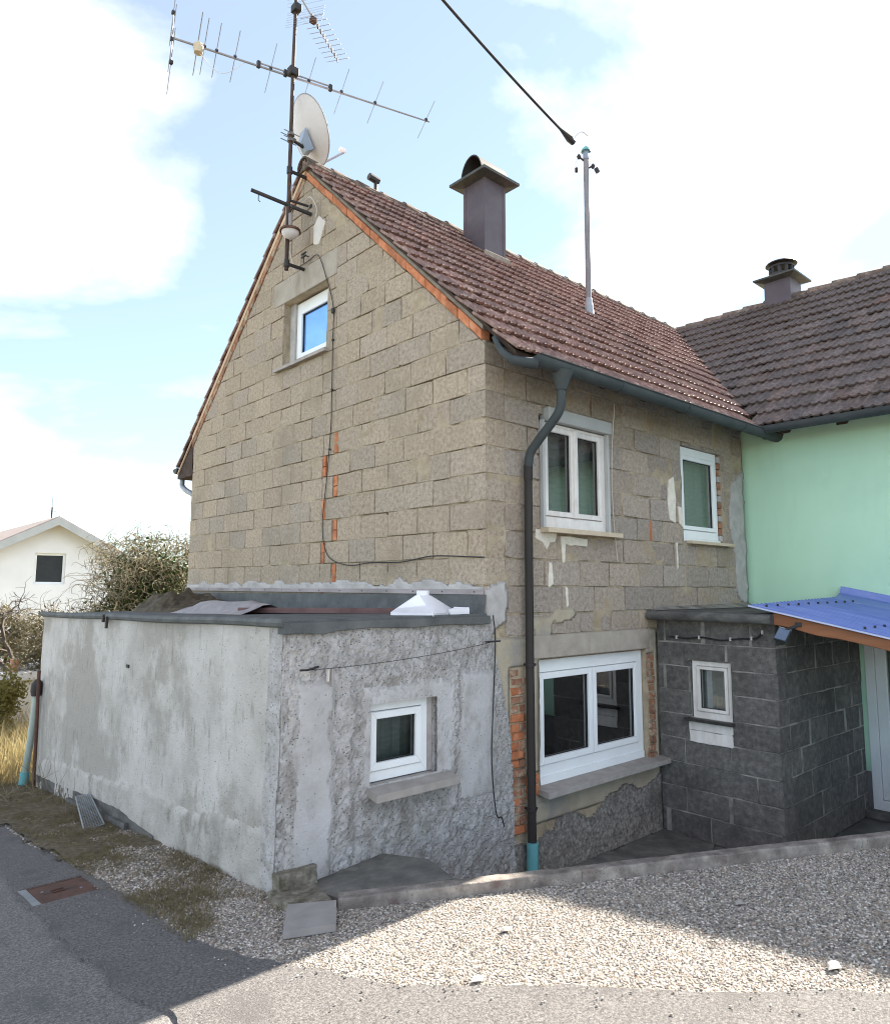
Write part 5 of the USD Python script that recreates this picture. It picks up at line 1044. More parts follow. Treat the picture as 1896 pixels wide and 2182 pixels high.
part(ya, 'mast_clamp', bx(MX - 0.06, MX + 0.06, 3.19 - 0.05, 3.19 + 0.05, A[2] - 0.05, A[2] + 0.06, 0.008), 'metal_black')
# rods: turned about the boom
ev_ = np.cross(bd_, [0, 0, 1]); ev_ /= np.linalg.norm(ev_); rd = ev_ * 0.93 + np.array([0, 0, 0.37]); rd /= np.linalg.norm(rd)
for t, hl, rad in ((0.085, 0.40, 0.006), (0.108, 0.36, 0.005), (0.15, 0.35, 0.005), (0.215, 0.34, 0.005), (0.345, 0.335, 0.004), (0.49, 0.33, 0.004), (0.62, 0.33, 0.004), (0.76, 0.32, 0.004), (0.985, 0.30, 0.004)):
    c = A + bd_ * LB * t + np.array([0, 0, 0.016]); part(ya, 'rod', tube([c - rd * hl, c + rd * hl], rad, 5), 'aluminium')
    part(ya, 'rod_holder', bx(*c[[0, 0]] + [-0.016, 0.016], *c[[1, 1]] + [-0.016, 0.016], c[2] - 0.02, c[2] + 0.02), 'metal_black')
c = A + bd_ * LB * 0.088; part(ya, 'dipole_box', tube([c + [0, 0, 0.02], c - [0, 0, 0.02], c - [0, 0, 0.09]], [0.06, 0.065, 0.05], 12), 'sill_cream')
part(ya, 'reflector_post', tube([A + [0, 0, -0.32], A + [0, 0, 0.33]], 0.009, 6), 'aluminium')
for h in (-0.32, -0.02, 0.33):
    c = A + [0, 0, h]; part(ya, 'rod', tube([c - rd * 0.42, c + rd * 0.42], 0.0045, 5), 'aluminium'); part(ya, 'rod_holder', bx(*c[[0, 0]] + [-0.02, 0.02], *c[[1, 1]] + [-0.02, 0.02], c[2] - 0.02, c[2] + 0.02), 'metal_black')
part(ya, 'feed_cable', tube(smooth_path([A + bd_ * LB * 0.09 - [0, 0, 0.08], A + bd_ * LB * 0.17 - [0, 0, 0.26], A + bd_ * LB * 0.25 - [0, 0, 0.02]], 6), 0.004, 4), 'cable_white')
ub = thing('grid_antenna', 'small aerial with short rods and wire grid at the mast top', 'antenna', (MX, 3.15, 7.1))
A2, B2 = np.array([-0.22, 3.02, 7.18]), np.array([0.69, 3.62, 7.22]); b2 = (B2 - A2); L2_ = np.linalg.norm(b2); b2 /= L2_
part(ub, 'boom', tube([A2 - b2 * 0.1, B2], 0.011, 6), 'aluminium')
e_ = np.cross(b2, [0, 0, 1]); e_ /= np.linalg.norm(e_)
for i, t in enumerate(np.linspace(0.22, 1.0, 10)):
    c = A2 + b2 * L2_ * t; part(ub, 'rod', tube([c - e_ * 0.165, c + e_ * 0.165], 0.004, 5), 'aluminium'); part(ub, 'rod_holder', tube([c - [0, 0, 0.03], c + [0, 0, 0.03]], 0.010, 6), 'metal_black')
c = A2 + b2 * L2_ * 0.26; part(ub, 'dipole_box', bx(*c[[0, 0]] + [-0.04, 0.04], *c[[1, 1]] + [-0.04, 0.04], c[2] - 0.06, c[2] + 0.01, 0.008), 'rust')
for s in (-1, 1):
    pts = []
    for h in np.linspace(0.04, 0.30, 7):
        c = A2 + b2 * 0.08 + np.array([0, 0, s * h]) - b2 * 0.25 * h; part(ub, 'grid_rod', tube([c - e_ * 0.26, c + e_ * 0.26], 0.002, 4), 'aluminium')
part(ub, 'mast_clamp', bx(MX - 0.045, MX + 0.05, 3.1, 3.22, 7.12, 7.22, 0.006), 'metal_black')

dish = thing('satellite_dish', 'pale satellite dish seen from behind on the mast', 'satellite dish', (0.0, 3.3, 5.6))
dc = np.array([-0.02, 3.24, 5.60]); az = math.radians(-6); dn = np.array([math.cos(az) * math.cos(0.45), math.sin(az) * math.cos(0.45), math.sin(0.45)])
dr1 = np.cross(dn, [0, 0, 1]); dr1 /= np.linalg.norm(dr1); dr2 = np.cross(dr1, dn)
nr, na = 7, 40; V, F = [], []
for side in (0, 1):
    for i in range(nr):
        rr = i / (nr - 1)
        for j in range(na):
            t = 2 * math.pi * j / na; V.append(dc + dr1 * 0.39 * rr * math.cos(t) + dr2 * 0.44 * rr * math.sin(t) + dn * (0.085 * rr * rr - (0.008 if side else 0)))
for s in (0, nr * na):
    for i in range(nr - 1):
        for j in range(na):
            k = (j + 1) % na; F += [(s + i * na + j, s + i * na + k, s + (i + 1) * na + k), (s + i * na + j, s + (i + 1) * na + k, s + (i + 1) * na + j)]
for j in range(na):
    k = (j + 1) % na; F += [((nr - 1) * na + j, (nr - 1) * na + k, (2 * nr - 1) * na + k), ((nr - 1) * na + j, (2 * nr - 1) * na + k, (2 * nr - 1) * na + j)]
part(dish, 'reflector', (np.array(V), np.array(F)), 'dish_white', smooth=40)
part(dish, 'rim', tube([dc + dr1 * 0.392 * math.cos(t) + dr2 * 0.442 * math.sin(t) + dn * 0.083 for t in np.linspace(0, 2 * math.pi, 41)], 0.009, 6, False), 'aluminium')
part(dish, 'back_bracket', hull([dc - dn * 0.03 + dr1 * a + dr2 * b for a in (-0.09, 0.09) for b in (-0.26, 0.02)] + [dc - dn * 0.13 + dr1 * a + dr2 * b for a in (-0.05, 0.05) for b in (-0.26, -0.12)]), 'bracket_blue')
part(dish, 'mast_arm', tube([dc - dn * 0.10 - dr2 * 0.2, (MX, 3.195, 5.38)], 0.022, 8), 'metal_black')
for z in (5.34, 5.42):
    part(dish, 'mast_clamp', tube([(MX, 3.195, z), (MX, 3.195, z + 0.03)], 0.045, 10), 'galvanised')
    for o in (-0.04, 0.04): part(dish, 'bolt', tube([(MX - 0.12, 3.195 + o, z + 0.015), (MX + 0.10, 3.195 + o, z + 0.015)], 0.006, 5), 'galvanised')
part(dish, 'feed_arm', tube([dc - dr2 * 0.42 + dn * 0.07, dc - dr2 * 0.30 + dn * 0.50], 0.015, 8), 'aluminium')
part(dish, 'feed_horn', tube([dc - dr2 * 0.30 + dn * 0.50, dc - dr2 * 0.25 + dn * 0.44], [0.035, 0.03], 10), 'dish_white')

sm_ = thing('service_mast', 'galvanised service pole standing through the red roof', 'mast', (3.89, 1.70, 3.8))
part(sm_, 'pole', tube([(3.89, 1.70, 3.6), (3.89, 1.695, 6.20)], 0.042, 14), 'galvanised', smooth=40)
part(sm_, 'roof_collar', tube([(3.89, 1.70, 3.66), (3.89, 1.70, 3.87), (3.89, 1.70, 3.98)], [0.085, 0.062, 0.045], 14), 'zinc_light', smooth=40)
part(sm_, 'head', tube([(3.89, 1.695, 6.16), (3.89, 1.695, 6.30), (3.89, 1.695, 6.34)], [0.048, 0.045, 0.01], 12), 'bracket_blue', smooth=40)
part(sm_, 'head_cap', tube([(3.89, 1.695, 6.29), (3.89, 1.695, 6.33), (3.89, 1.695, 6.37)], [0.075, 0.06, 0.02], 12), 'socket_turquoise', smooth=40)
for a, b in (((3.80, 1.76, 6.20), (3.88, 1.70, 6.12)), ((3.97, 1.63, 6.06), (3.90, 1.70, 6.02))):
    part(sm_, 'insulator_arm', tube([b, a], 0.014, 6), 'metal_black'); part(sm_, 'insulator', tube([np.array(a) - [0, 0, 0.035], np.array(a), np.array(a) + [0, 0, 0.035]], [0.02, 0.035, 0.015], 8), 'metal_black')
part(sm_, 'insulator', tube([(3.79, 1.80, 5.97), (3.79, 1.80, 6.03)], 0.026, 8), 'metal_black')
part(sm_, 'insulator', tube([(4.02, 1.58, 5.96), (4.00, 1.60, 6.02)], 0.034, 8), 'metal_black')
part(sm_, 'insulator_wire', tube(smooth_path([(3.80, 1.76, 6.20), (3.77, 1.80, 6.10), (3.79, 1.80, 6.03)], 5), 0.004, 4), 'cable_white')
oc = thing('overhead_cable', 'black overhead supply cable running down to the service pole', 'cable', (3.8, 1.8, 6.3))
hp = np.array([3.80, 1.74, 6.315]); far_ = np.array([-3.35, 1.95, 9.30])
far_ = CABLE_FAR if 'CABLE_FAR' in globals() else far_
cp_ = [hp * (1 - t) + far_ * t - np.array([0, 0, 0.25 * 4 * t * (1 - t)]) for t in np.linspace(0.02, 1.6, 40)]
part(oc, 'line', tube(cp_, 0.020, 6), 'cable_black', smooth=40)
dv_ = (cp_[1] - cp_[0]); dv_ /= np.linalg.norm(dv_)
part(oc, 'tension_clamp', tube([cp_[0], cp_[0] + dv_ * 0.10, cp_[0] + dv_ * 0.32], [0.045, 0.055, 0.018], 8), 'cable_black')
part(oc, 'drip_loop', tube(smooth_path([cp_[0] + dv_ * 0.02, cp_[0] + [0.02, -0.02, 0.10], cp_[0] + [0.12, -0.06, 0.20], cp_[0] + [0.22, -0.10, 0.16]], 6), 0.008, 5), 'cable_white')

# ------------------------------------------------------------------ things on the ground
kerb = thing('kerb', 'weathered concrete kerb edging the gravel above the sunken yard', 'kerb', (1.0, -2.2, -2.1))
KL = np.linalg.norm(KERB_B - KERB_A); cuts = [0.0, 1.55, 3.56, 5.6, KL]
for a, b in zip(cuts[:-1], cuts[1:]):
    def pt(t, s, h): q = KERB_A + kd * t + kn * s; return (q[0], q[1], gz(q[1]) + h)
    n_ = 44; ts = np.linspace(a + 0.0015, b - 0.0015, n_); V = []
    prof = [(0.0, -0.9), (0.0, 0.066), (0.012, 0.076), (0.098, 0.076), (0.112, 0.062), (0.114, -0.10)]
    for t in ts:
        for j, (s, h) in enumerate(prof):
            q = np.array(pt(t, s, h)); q[2] += 0.010 * (meshkit.fbm(np.array([[t * 9, j * 2.0, 0]]), 3, 5)[0] - 0.5) * (j > 0); q[:2] += kn * 0.012 * (meshkit.fbm(np.array([[t * 8, j * 1.3, 4]]), 3, 6)[0] - 0.5); V.append(q)
    k = len(prof); F = []
    for i in range(n_ - 1):
        for j in range(k - 1): F += [(i * k + j, i * k + j + 1, (i + 1) * k + j + 1), (i * k + j, (i + 1) * k + j + 1, (i + 1) * k + j)]
    for e in (0, (n_ - 1) * k): F += [(e, e + j, e + j + 1) for j in range(1, k - 1)]
    part(kerb, 'kerb_stone', (np.array(V), np.array(F)), 'kerb_stone', smooth=35)
part(kerb, 'retaining_wall', hull([(q[0], q[1], z) for q in (KERB_A + kn * 0.005, KERB_A + kn * 0.10, KERB_B + kn * 0.005, KERB_B + kn * 0.10) for z in (-2.86, gz(q[1]) + 0.02)]), 'concrete_dark')
ramp = Polygon([(-1.80, -0.10), (-1.15, -0.05), (-1.02, -0.40), (-1.18, -0.86), (-1.80, -0.46)])
single('concrete_ramp', hull([(x, y, z) for x, y in ((-1.78, -0.05), (-1.12, -0.05), (-1.00, -0.42), (-1.16, -0.85), (-1.76, -0.45)) for z in (gz(y) - 0.25, gz(y) + 0.03 + 0.05 * (x > -1.3))]), 'concrete_dark', 'dark sloping concrete slab between the kerb and the annex wall', 'slab')
def lump(pts, seed, amp=0.012, it=3):
    mm = trimesh.convex.convex_hull(np.array(pts)); 
    for _ in range(it): mm = mm.subdivide()
    v = np.array(mm.vertices); nn = mm.vertex_normals
    return v + nn * (amp * 2 * (meshkit.fbm(v * 14, 4, seed)[:, None] - 0.5)), np.array(mm.faces)
stp = thing('corner_step', 'mossy crumbling concrete step at the annex corner', 'step', (-1.9, -0.2, -2.25))
part(stp, 'tread', lump([(x, y, z) for x, y in ((-2.03, -0.04), (-1.72, -0.02), (-1.84, -0.48), (-2.06, -0.38), (-2.06, -0.16)) for z in (-2.36, gz(y) + 0.055)], 3), 'mossy_concrete', smooth=50)
part(stp, 'riser', lump([(x, y, z) for x, y in ((-1.99, -0.11), (-1.70, -0.09), (-1.70, -0.01), (-1.99, -0.01)) for z in (-2.26, -2.115)], 4), 'mossy_concrete', smooth=50)
ps_ = [(-2.083, -0.374), (-1.849, -0.55), (-2.03, -0.82), (-2.287, -0.68)]
single('paving_slab', (lambda P_: join(P_, P_))(hull([(x, y, gz(y) + h + 0.02 * (i in (0, 1))) for i, (x, y) in enumerate(ps_) for h in (0.012, 0.052)])) if False else hull([(x, y, gz(y) + h + 0.018 * (i in (0, 1))) for i, (x, y) in enumerate(ps_) for h in (0.008, 0.05)]), 'paving_grey', 'loose grey paving slab lying on the gravel by the corner step', 'slab')
mh = thing('manhole_cover', 'rusty rectangular manhole cover set in the asphalt', 'manhole cover', (-2.9, 1.33, -2.39))
def flatbox(x0, x1, y0, y1, h0, h1): return hull([(x, y, gz(y) + h) for x in (x0, x1) for y in (y0, y1) for h in (h0, h1)])
part(mh, 'frame', flatbox(-3.115, -3.065, 1.11, 1.55, -0.03, 0.010), 'steel_frame')
part(mh, 'frame', join(flatbox(-3.063, -2.70, 1.11, 1.124, -0.03, 0.009), flatbox(-3.063, -2.70, 1.536, 1.55, -0.03, 0.009)), 'rust')
part(mh, 'cover', flatbox(-3.060, -2.702, 1.128, 1.532, -0.03, 0.007), 'rust')
for x in (-2.97, -2.86): part(mh, 'handle_slot', flatbox(x - 0.03, x + 0.03, 1.32, 1.345, 0.006, 0.009), 'rubber')
part(mh, 'handle', flatbox(-2.95, -2.87, 1.30, 1.312, 0.006, 0.016), 'rust'); part(mh, 'handle', flatbox(-2.95, -2.87, 1.352, 1.364, 0.006, 0.016), 'rust')
for x, y in ((-3.0, 1.38), (-2.78, 1.26)): part(mh, 'bolt', flatbox(x - 0.008, x + 0.008, y - 0.008, y + 0.008, 0.006, 0.012), 'galvanised')
grt = thing('wire_grate', 'small galvanised wire mesh over a cellar shaft at the wall foot', 'grate', (-2.1, 3.4, -2.55))
ga_ = np.array([(-2.28, 2.98, gz(3.0) + 0.03), (-2.10, 3.0, gz(3.0) + 0.04), (-1.99, 3.85, gz(3.85) + 0.19), (-2.10, 3.95, gz(3.9) + 0.17)])
bil = lambda s, t: ga_[0] * (1 - s) * (1 - t) + ga_[1] * s * (1 - t) + ga_[2] * s * t + ga_[3] * (1 - s) * t
rims = [tube([bil(0, 0), bil(1, 0)], 0.008, 5), tube([bil(1, 0), bil(1, 1)], 0.008, 5), tube([bil(1, 1), bil(0, 1)], 0.008, 5), tube([bil(0, 1), bil(0, 0)], 0.008, 5)]
part(grt, 'rim', join(*rims), 'steel_frame')
part(grt, 'mesh_wires', join(*[tube([bil(s, 0), bil(s, 1)], 0.0025, 4) for s in np.linspace(0, 1, 9)], *[tube([bil(0, t) + [0, 0, 0.003], bil(1, t) + [0, 0, 0.003]], 0.0025, 4) for t in np.linspace(0, 1, 26)]), 'steel_frame')
part(grt, 'shaft_edge', hull([(x, y, gz(y) + h) for x in (-2.02, -1.96) for y in (2.7, 4.6) for h in (-0.05, 0.07)]), 'slab_dark')
gpz = [(-2.02, 6.20, -1.66), (-2.03, 6.28, -2.2), (-2.05, 6.38, -2.70)]
rp_ = thing('rainwater_pipe', 'pale green pipe leaning at the far end of the annex', 'pipe', (-2.02, 6.3, -2.8))
part(rp_, 'pipe', tube(gpz, 0.042, 10), 'pipe_green', smooth=40)
part(rp_, 'foot', tube([(-2.05, 6.38, -2.66), (-2.06, 6.42, -2.93)], 0.056, 10), 'socket_turquoise', smooth=40)
part(rp_, 'hopper', tube([(-2.02, 6.20, -1.68), (-2.02, 6.20, -1.62), (-2.02, 6.19, -1.52), (-2.02, 6.19, -1.47)], [0.06, 0.075, 0.07, 0.03], 10), 'metal_black', smooth=40)
single('iron_post', tube([(-2.03, 6.10, -1.35), (-2.03, 6.04, -2.0), (-2.03, 5.98, -2.85)], 0.022, 8), 'rust', 'thin rusty iron post beside the green pipe', 'post')
# ------------------------------------------------------------------ background
nh = thing('neighbour_house', 'white gabled house in the background beyond the garden', 'house', (2.3, 29, -3.4))
ng = Polygon([(-2.6, -4.4), (7.2, -4.4), (7.2, -0.6), (2.3, 2.05), (-2.6, -0.6)])
NP = Plane((0, 24, 0), (1, 0, 0), (0, 0, 1), (0, -1, 0))
nwin = [(0.62, 1.55, -2.72, -1.85), (3.2, 4.3, -2.72, -1.7), (1.7, 2.7, -0.2, 0.9), (-1.6, -0.6, -2.72, -1.7)]
part(nh, 'wall', slab(NP, ng.difference(unary_union([sbox(a, c, b, d_) for a, b, c, d_ in nwin])), -0.3, 0.0), 'house_white')
part(nh, 'body', hull([(x, y, z) for y in (24.32, 34) for x, z in ((-2.6, -4.4), (7.2, -4.4), (7.2, -0.6), (2.3, 2.05), (-2.6, -0.6))]), 'house_white')
for a, b, c, d_ in nwin:
    Wp = group_part(nh, 'window'); part(Wp, 'frame', ring(NP, a, b, c, d_, 0.08, -0.15, -0.08), 'pvc_white')
    v = NP([(a, c, -0.1), (b, c, -0.1), (b, d_, -0.1), (a, d_, -0.1)]); part(Wp, 'pane', (v, np.array([[0, 1, 2], [0, 2, 3]])), 'lamp_dark')
part(nh, 'plinth', bx(-2.62, 7.22, 23.93, 24.0, -4.4, -2.95), 'plinth_grey')
for x in (-2.35, 6.9): part(nh, 'downpipe', tube([(x, 23.9, -0.75), (x, 23.9, -4.2)], 0.05, 8), 'zinc_light')
for s in (-1, 1): part(nh, 'verge_board', hull([(2.3 + s * t, y, 2.02 - 0.541 * t + hh) for t in (0.0, 5.4) for y in (23.56, 23.60) for hh in (-0.12, 0.16)]), 'shutter_grey')
for s in (-1, 1): part(nh, 'roof_slope', hull([(2.3 + s * t, y, 2.06 - 0.541 * t + h) for t in (0.0, 5.4) for y in (23.6, 34.4) for h in (0.02, 0.16)]), 'house_roof')
single('distant_aerial', join(tube([(2.60, 26.0, 2.0), (2.60, 26.0, 2.75)], 0.03, 6), tube([(2.60, 26.0, 2.7), (2.60, 26.0, 3.3)], 0.01, 5), tube([(2.45, 26, 2.6), (2.75, 26, 2.6)], 0.01, 5)), 'metal_black', 'thin aerial rising from the white house roof', 'antenna')
gwl = thing('garden_wall', 'low white garden wall with a flat cap behind the yellow shrub', 'wall', (-1.2, 10.5, -3.1))
part(gwl, 'wall', bx(-1.75, 0.6, 10.4, 10.6, -3.3, -1.95), 'wall_white'); part(gwl, 'cap', bx(-1.8, 0.65, 10.32, 10.68, -1.945, -1.80, 0.01), 'wall_white')
single('terracotta_pot', tube([(-1.42, 10.5, -1.80), (-1.42, 10.5, -1.62), (-1.42, 10.5, -1.58)], [0.05, 0.075, 0.08], 10), 'terracotta', 'small terracotta pot standing on the garden wall', 'pot', smooth=40)

# vegetation
def leaves(n, centre, radii, size, seed, flat=0.0, shell=0.5):
    """Leaf-sized faces through an uneven crown made of clumps."""
    g = np.random.default_rng(seed); nc = max(6, n // 160)
    d_ = g.normal(size=(nc, 3)); d_ /= np.linalg.norm(d_, axis=1, keepdims=True); cc = d_ * (g.uniform(0, 1, (nc, 1)) ** shell) * 0.85
    k = g.integers(0, nc, n); p = cc[k] + g.normal(size=(n, 3)) * 0.15; p = np.array(centre) + p * np.array(radii)
    a = g.normal(size=(n, 3)); a /= np.linalg.norm(a, axis=1, keepdims=True); b = np.cross(a, g.normal(size=(n, 3))); b /= np.linalg.norm(b, axis=1, keepdims=True)
    s = size * g.uniform(0.5, 1.4, (n, 1))
    V = np.stack([p - a * s, p + b * s * 0.45, p + a * s, p - b * s * 0.45], 1).reshape(-1, 3); i = np.arange(n) * 4
    return V, np.vstack([np.c_[i, i + 1, i + 2], np.c_[i, i + 2, i + 3]])
def twigs(n, base, radii, length, seed, droop=0.3, rad=0.006, curl=0.5, up=0.6):
    g = np.random.default_rng(seed); ms = []
    for _ in range(n):
        p = np.array(base) + g.uniform(-1, 1, 3) * np.array(radii); d_ = g.normal(size=3); d_[2] = abs(d_[2]) * up + 0.2; d_ /= np.linalg.norm(d_); L_ = length * g.uniform(0.5, 1.2); pts = [p]
        for s in range(6):
            d_ = d_ + g.normal(size=3) * curl * 0.5 - np.array([0, 0, droop * s * 0.12]); d_ /= np.linalg.norm(d_); p = p + d_ * L_ / 6; pts.append(p)
        ms.append(tube(pts, np.linspace(rad, rad * 0.35, 7), 3, False))
    return join(*ms)
def bare_tree(base, h, seed, m='bark', spread=0.6, lvl=5, rad=0.06, lean=(0, 0, 1)):
    g = np.random.default_rng(seed); ms = {'trunk': [], 'crown': []}
    def grow(p, d_, L_, r_, l):
        pts = [p]; q = p
        for s in range(4):
            d_ = d_ + g.normal(size=3) * 0.16 + np.array([0, 0, 0.03]); d_ /= np.linalg.norm(d_); q = q + d_ * L_ / 4; pts.append(q)
        ms['trunk' if l == 0 else 'crown'].append(tube(pts, np.linspace(r_, r_ * 0.62, 5), 6 if l < 2 else 3, False))
        if l >= lvl: return
        for _ in range(3 if l < 3 else 2):
            nd = d_ + g.normal(size=3) * spread; nd /= np.linalg.norm(nd); grow(pts[-1] if g.random() < 0.6 else pts[2], nd, L_ * g.uniform(0.62, 0.85), r_ * 0.6, l + 1)
    grow(np.array(base, float), np.array(lean, float) / np.linalg.norm(lean), h * 0.34, rad, 0)
    return {k: join(*v) for k, v in ms.items()}
hz_ = thing('ivy_tree', 'bushy tree with tangled pale twigs over dark ivy behind the house', 'tree', (0.5, 9.6, -3.0))
part(hz_, 'trunk', tube([(0.5, 9.6, -3.1), (0.45, 9.65, -2.0), (0.5, 9.6, -0.6)], [0.13, 0.10, 0.05], 8), 'bark')
part(hz_, 'crown', leaves(8500, (0.62, 9.6, -0.32), (1.12, 1.0, 0.98), 0.045, 5), 'leaf_dark', kind='stuff')
part(hz_, 'twigs', twigs(1700, (0.60, 9.45, -0.18), (1.0, 0.9, 0.80), 0.62, 6, 0.9, 0.0075, 1.1, 1.0), 'twig_pale', kind='stuff')
lb = [('hedge_shrub', (-0.5, 10.8, -1.4), (1.0, 0.8, 0.85), 'leaf_brown', 5000, 11, 'brown half-bare shrub left of the ivy tree'), ('hedge_shrub', (-1.05, 13.2, -1.35), (1.1, 0.8, 0.75), 'leaf_brown', 4000, 12, 'twiggy shrub behind the annex roof line, nearest the white house window'), ('hedge_shrub', (1.5, 11.8, -0.9), (1.3, 0.8, 0.9), 'leaf_dark', 5000, 13, 'dark shrub close to the house wall behind the ivy tree')]
for nm, c, rd_, m_, n_, s_, lab in lb:
    t = thing(nm, lab, 'shrub', (c[0], c[1], -3.1)); part(t, 'crown', leaves(n_, c, rd_, 0.04, s_), m_, kind='stuff'); part(t, 'twigs', twigs(260, c, np.array(rd_) * 0.8, 0.6, s_ + 40, 0.4, 0.007, 0.7), 'twig', kind='stuff'); part(t, 'stem', tube([(c[0], c[1], -3.2), c], [0.06, 0.03], 6), 'bark')
bt = bare_tree((-0.92, 11.4, -3.2), 3.6, 23, spread=0.62, lvl=6, rad=0.085, lean=(-0.05, -0.02, 1))
t = thing('bare_tree', 'leafless spreading tree at the left edge in front of the white house', 'tree', (-0.92, 11.4, -3.2))
part(t, 'trunk', bt['trunk'], 'bark'); part(t, 'crown', bt['crown'], 'bark')
for c, rd_, m_, n_, s_, lab in (((-1.75, 9.6, -2.2), (0.42, 0.4, 0.75), 'leaf_yellow', 5000, 31, 'sunlit yellow-green conifer shrub at the left edge'), ((-1.9, 13.0, -2.1), (1.2, 0.7, 0.55), 'leaf_brown', 3500, 32, 'low olive hedge below the bare tree')):
    t = thing('garden_shrub', lab, 'shrub', (c[0], c[1], -3.1)); part(t, 'crown', leaves(n_, c, rd_, 0.035, s_), m_, kind='stuff'); part(t, 'stem', tube([(c[0], c[1], -3.2), c], [0.05, 0.02], 6), 'bark')
def blades(n, area, hmin, hmax, seed, w=0.006, lean=0.35, mask=None):
    g = np.random.default_rng(seed); x0, x1, y0, y1 = area; p = np.c_[g.uniform(x0, x1, n), g.uniform(y0, y1, n)]
    if mask is not None: p = p[mask(p, g)]
    n = len(p); z = gz(p[:, 1]) + 0.005; h = g.uniform(hmin, hmax, n) * g.uniform(0.4, 1, n); a = g.uniform(0, 6.28, n); ln = g.normal(size=(n, 2)) * lean * h[:, None]
    wv = np.c_[np.cos(a), np.sin(a), np.zeros(n)] * w; b = np.c_[p, z]; m_ = b + np.c_[ln * 0.35, h * 0.6]; t_ = b + np.c_[ln, h * 0.95]
    V = np.stack([b - wv, b + wv, m_ + wv * 0.7, m_ - wv * 0.7, t_], 1).reshape(-1, 3); i = np.arange(n) * 5
    return V, np.vstack([np.c_[i, i + 1, i + 2], np.c_[i, i + 2, i + 3], np.c_[i + 3, i + 2, i + 4]])
single('dry_grass', blades(5000, (-2.6, -0.9, 6.6, 10.2), 0.25, 0.95, 41, 0.006, 0.35), 'grass_dry', 'tall dry straw-coloured grass beyond the annex end', 'grass', kind='stuff')
inv = lambda p, g: (p[:, 0] > -2.68) & (meshkit.fbm(np.c_[p * np.array([4.0, 3.0]), np.zeros(len(p))], 4, 7) + 0.16 * np.clip((p[:, 1] - 2.0) / 2.2, -1.6, 1.0) + 0.16 * g.normal(size=len(p)) > 0.53)
single('verge_grass', blades(70000, (-2.75, -1.95, -0.3, 7.5), 0.012, 0.06, 42, 0.003, 1.0, inv), 'grass_verge', 'short mossy grass on the strip between road and annex', 'grass', kind='stuff')
single('dry_stalks', join(twigs(26, (-2.12, 4.6, gz(4.6)), (0.16, 1.4, 0.0), 0.55, 43, 0.05, 0.004, 0.25, 2.0), twigs(30, (-2.3, 5.2, gz(5.2)), (0.2, 0.5, 0.0), 0.6, 44, 0.9, 0.004, 0.3, 0.4)), 'twig_pale', 'dry weed stalks along the foot of the annex wall', 'weeds', kind='stuff')

# gravel stones
def stones(name, n, area, mask, smin, smax, seed, label, lift=0.0):
    g = np.random.default_rng(seed)
    path = '/World/' + name
    pi_ = UsdGeom.PointInstancer.Define(stage, path); data(pi_.GetPrim(), label=label, category='gravel', kind='stuff')
    protos = []
    for k in range(10):
        ic = trimesh.creation.icosphere(1); v = np.array(ic.vertices); v = v * (1 + 0.35 * (meshkit.noise(v * 1.3 + k * 5, k)[:, None] - 0.5)) * np.array([1.0, 0.78, 0.52])
        q = f'{path}/stone' + (f'_{k:03d}' if k else '')
        usdkit.mesh(stage, q, (v, np.array(ic.faces)), MAT[f'pebble_{k}'], smooth=True); protos.append(q)
    pi_.CreatePrototypesRel().SetTargets([Sdf.Path(q) for q in protos])
    p = np.c_[g.uniform(area[0], area[1], n), g.uniform(area[2], area[3], n)]; p = p[mask(p, g)]; n = len(p)
    s = smin + (smax - smin) * g.uniform(0, 1, n) ** 2.5
    pos = np.c_[p, gz(p[:, 1]) + s * 0.22 + lift + Z0]
    ang = g.uniform(0, 2 * np.pi, n); tilt = g.normal(0, 0.35, n); ax = g.uniform(0, 2 * np.pi, n)
    q1 = np.c_[np.cos(ang / 2), np.zeros(n), np.zeros(n), np.sin(ang / 2)]; q2 = np.c_[np.cos(tilt / 2), np.sin(tilt / 2) * np.cos(ax), np.sin(tilt / 2) * np.sin(ax), np.zeros(n)]
    w = q1[:, 0] * q2[:, 0] - (q1[:, 1:] * q2[:, 1:]).sum(1); xyz = q1[:, :1] * q2[:, 1:] + q2[:, :1] * q1[:, 1:] + np.cross(q1[:, 1:], q2[:, 1:])
    pi_.CreatePositionsAttr(Vt.Vec3fArray.FromNumpy(pos.astype(np.float32)))
    pi_.CreateScalesAttr(Vt.Vec3fArray.FromNumpy(np.repeat(s[:, None], 3, 1).astype(np.float32)))
    pi_.CreateOrientationsAttr(Vt.QuathArray([Gf.Quath(float(w[i]), float(xyz[i, 0]), float(xyz[i, 1]), float(xyz[i, 2])) for i in range(n)]))
    pi_.CreateProtoIndicesAttr(Vt.IntArray.FromNumpy(g.integers(0, 10, n).astype(np.int32)))
for k, c in enumerate(((0.33, 0.305, 0.265), (0.50, 0.465, 0.40), (0.24, 0.228, 0.21), (0.17, 0.163, 0.155), (0.62, 0.58, 0.50), (0.30, 0.262, 0.205), (0.40, 0.31, 0.245), (0.11, 0.105, 0.10), (0.80, 0.78, 0.73), (0.36, 0.35, 0.33))):
    mat(f'pebble_{k}', [(0.3, tuple(x * 0.6 for x in c)), (0.7, tuple(min(1, x * 0.93) for x in c))], scale=50, bump=0.2, bscale=200, rough=0.75)
yard_in = yard.buffer(-0.004)
shapely.prepare(yard_in)
band_out = road.intersection(yard.buffer(0.14))
seen = Polygon([(-2.45, -0.93), (-0.84, -3.22), (1.6, -2.5), (-1.8, -0.4), (-1.95, 1.2), (-2.7, 1.2)]).convex_hull.buffer(0.45)
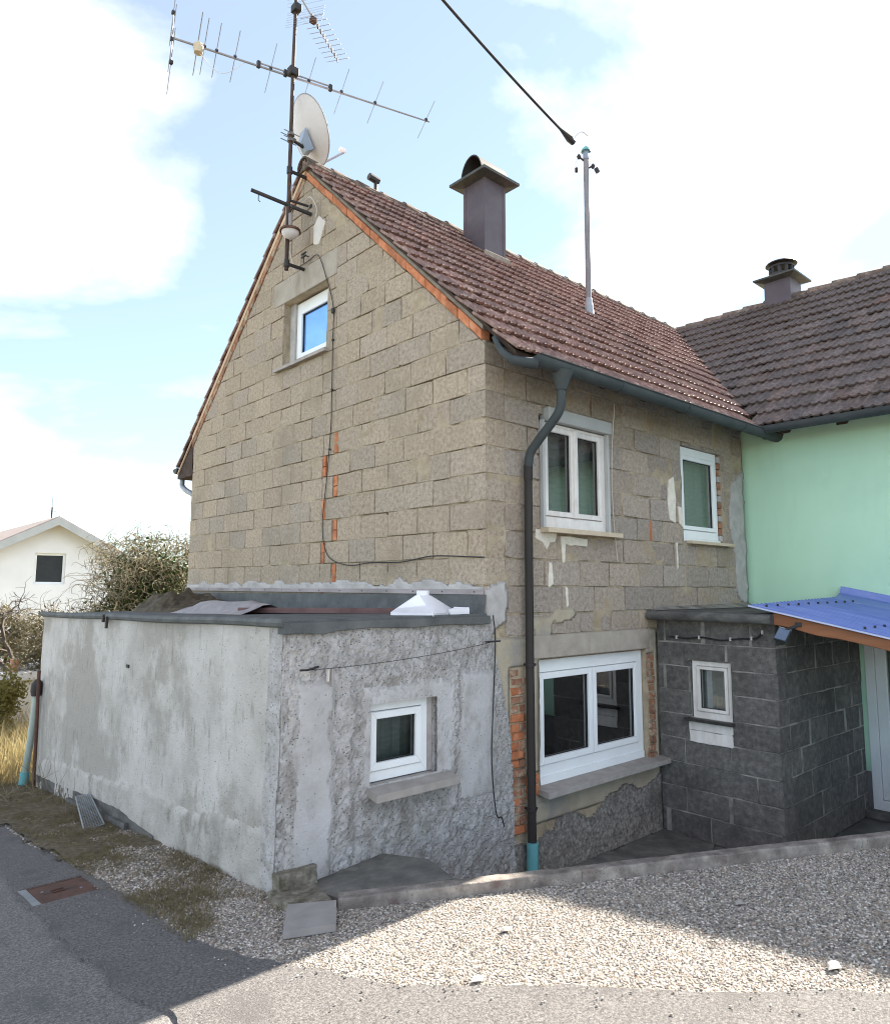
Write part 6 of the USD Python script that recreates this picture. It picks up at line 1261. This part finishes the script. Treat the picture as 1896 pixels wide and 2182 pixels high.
shapely.prepare(seen)
stones('gravel', 620000, (-2.85, 2.1, -3.8, 1.7), lambda p, g: shapely.contains_xy(seen, p[:, 0], p[:, 1]) & shapely.contains_xy(yard_in, p[:, 0], p[:, 1]), 0.003, 0.0088, 51, 'loose pale pebbles covering the yard in view')
stones('gravel_beyond', 60000, (-2.75, 5.0, -6.2, 0.9), lambda p, g: shapely.contains_xy(yard_in, p[:, 0], p[:, 1]) & ~shapely.contains_xy(seen, p[:, 0], p[:, 1]), 0.006, 0.013, 54, 'pebbles further along the yard behind the kerb end')
stones('verge_gravel', 60000, (-2.75, -1.93, 0.2, 6.8), lambda p, g: shapely.contains_xy(verge, p[:, 0], p[:, 1]) & (g.random(len(p)) < np.clip(1.25 - 0.24 * p[:, 1] + 0.9 * (np.abs(p[:, 0] + 2.68) < 0.10), 0.16, 1)), 0.004, 0.012, 52, 'pebbles scattered through the grass verge', 0.008)
stones('stray_gravel', 22000, (-3.0, 2.0, -5.0, 1.2), lambda p, g: shapely.contains_xy(road, p[:, 0], p[:, 1]) & (g.random(len(p)) < np.exp(-shapely.distance(shapely.points(p), yard) / 0.09)), 0.003, 0.008, 53, 'stray pebbles along the edge of the asphalt', 0.016)
for i, (x, y, sx, lab) in enumerate(((-1.92, -1.84, 0.045, 'white stone at the front edge of the gravel'), (-0.30, -2.32, 0.045, 'flat grey stone lying in the shaded gravel'), (-0.76, -2.99, 0.06, 'long pale stone at the shadow edge on the gravel'), (-1.42, -1.55, 0.04, 'flat stone in the sunlit gravel nearest the slab'))):
    single('stone', lump([(x + a * sx, y + b * sx * 0.55, gz(y) + 0.016 + c * sx * 0.45) for a, b, c in ((1, 0, 0), (-1, 0.1, 0), (0, 1, 0), (0.2, -1, 0), (0.1, 0, 1), (-0.4, 0.5, 0.7), (0, 0, -0.5), (0.5, 0.6, 0.4), (-0.6, -0.6, 0.3))], i, 0.004, 2), 'mortar_patch' if i in (0, 2) else 'sill_stone', lab, 'stone', smooth=50)
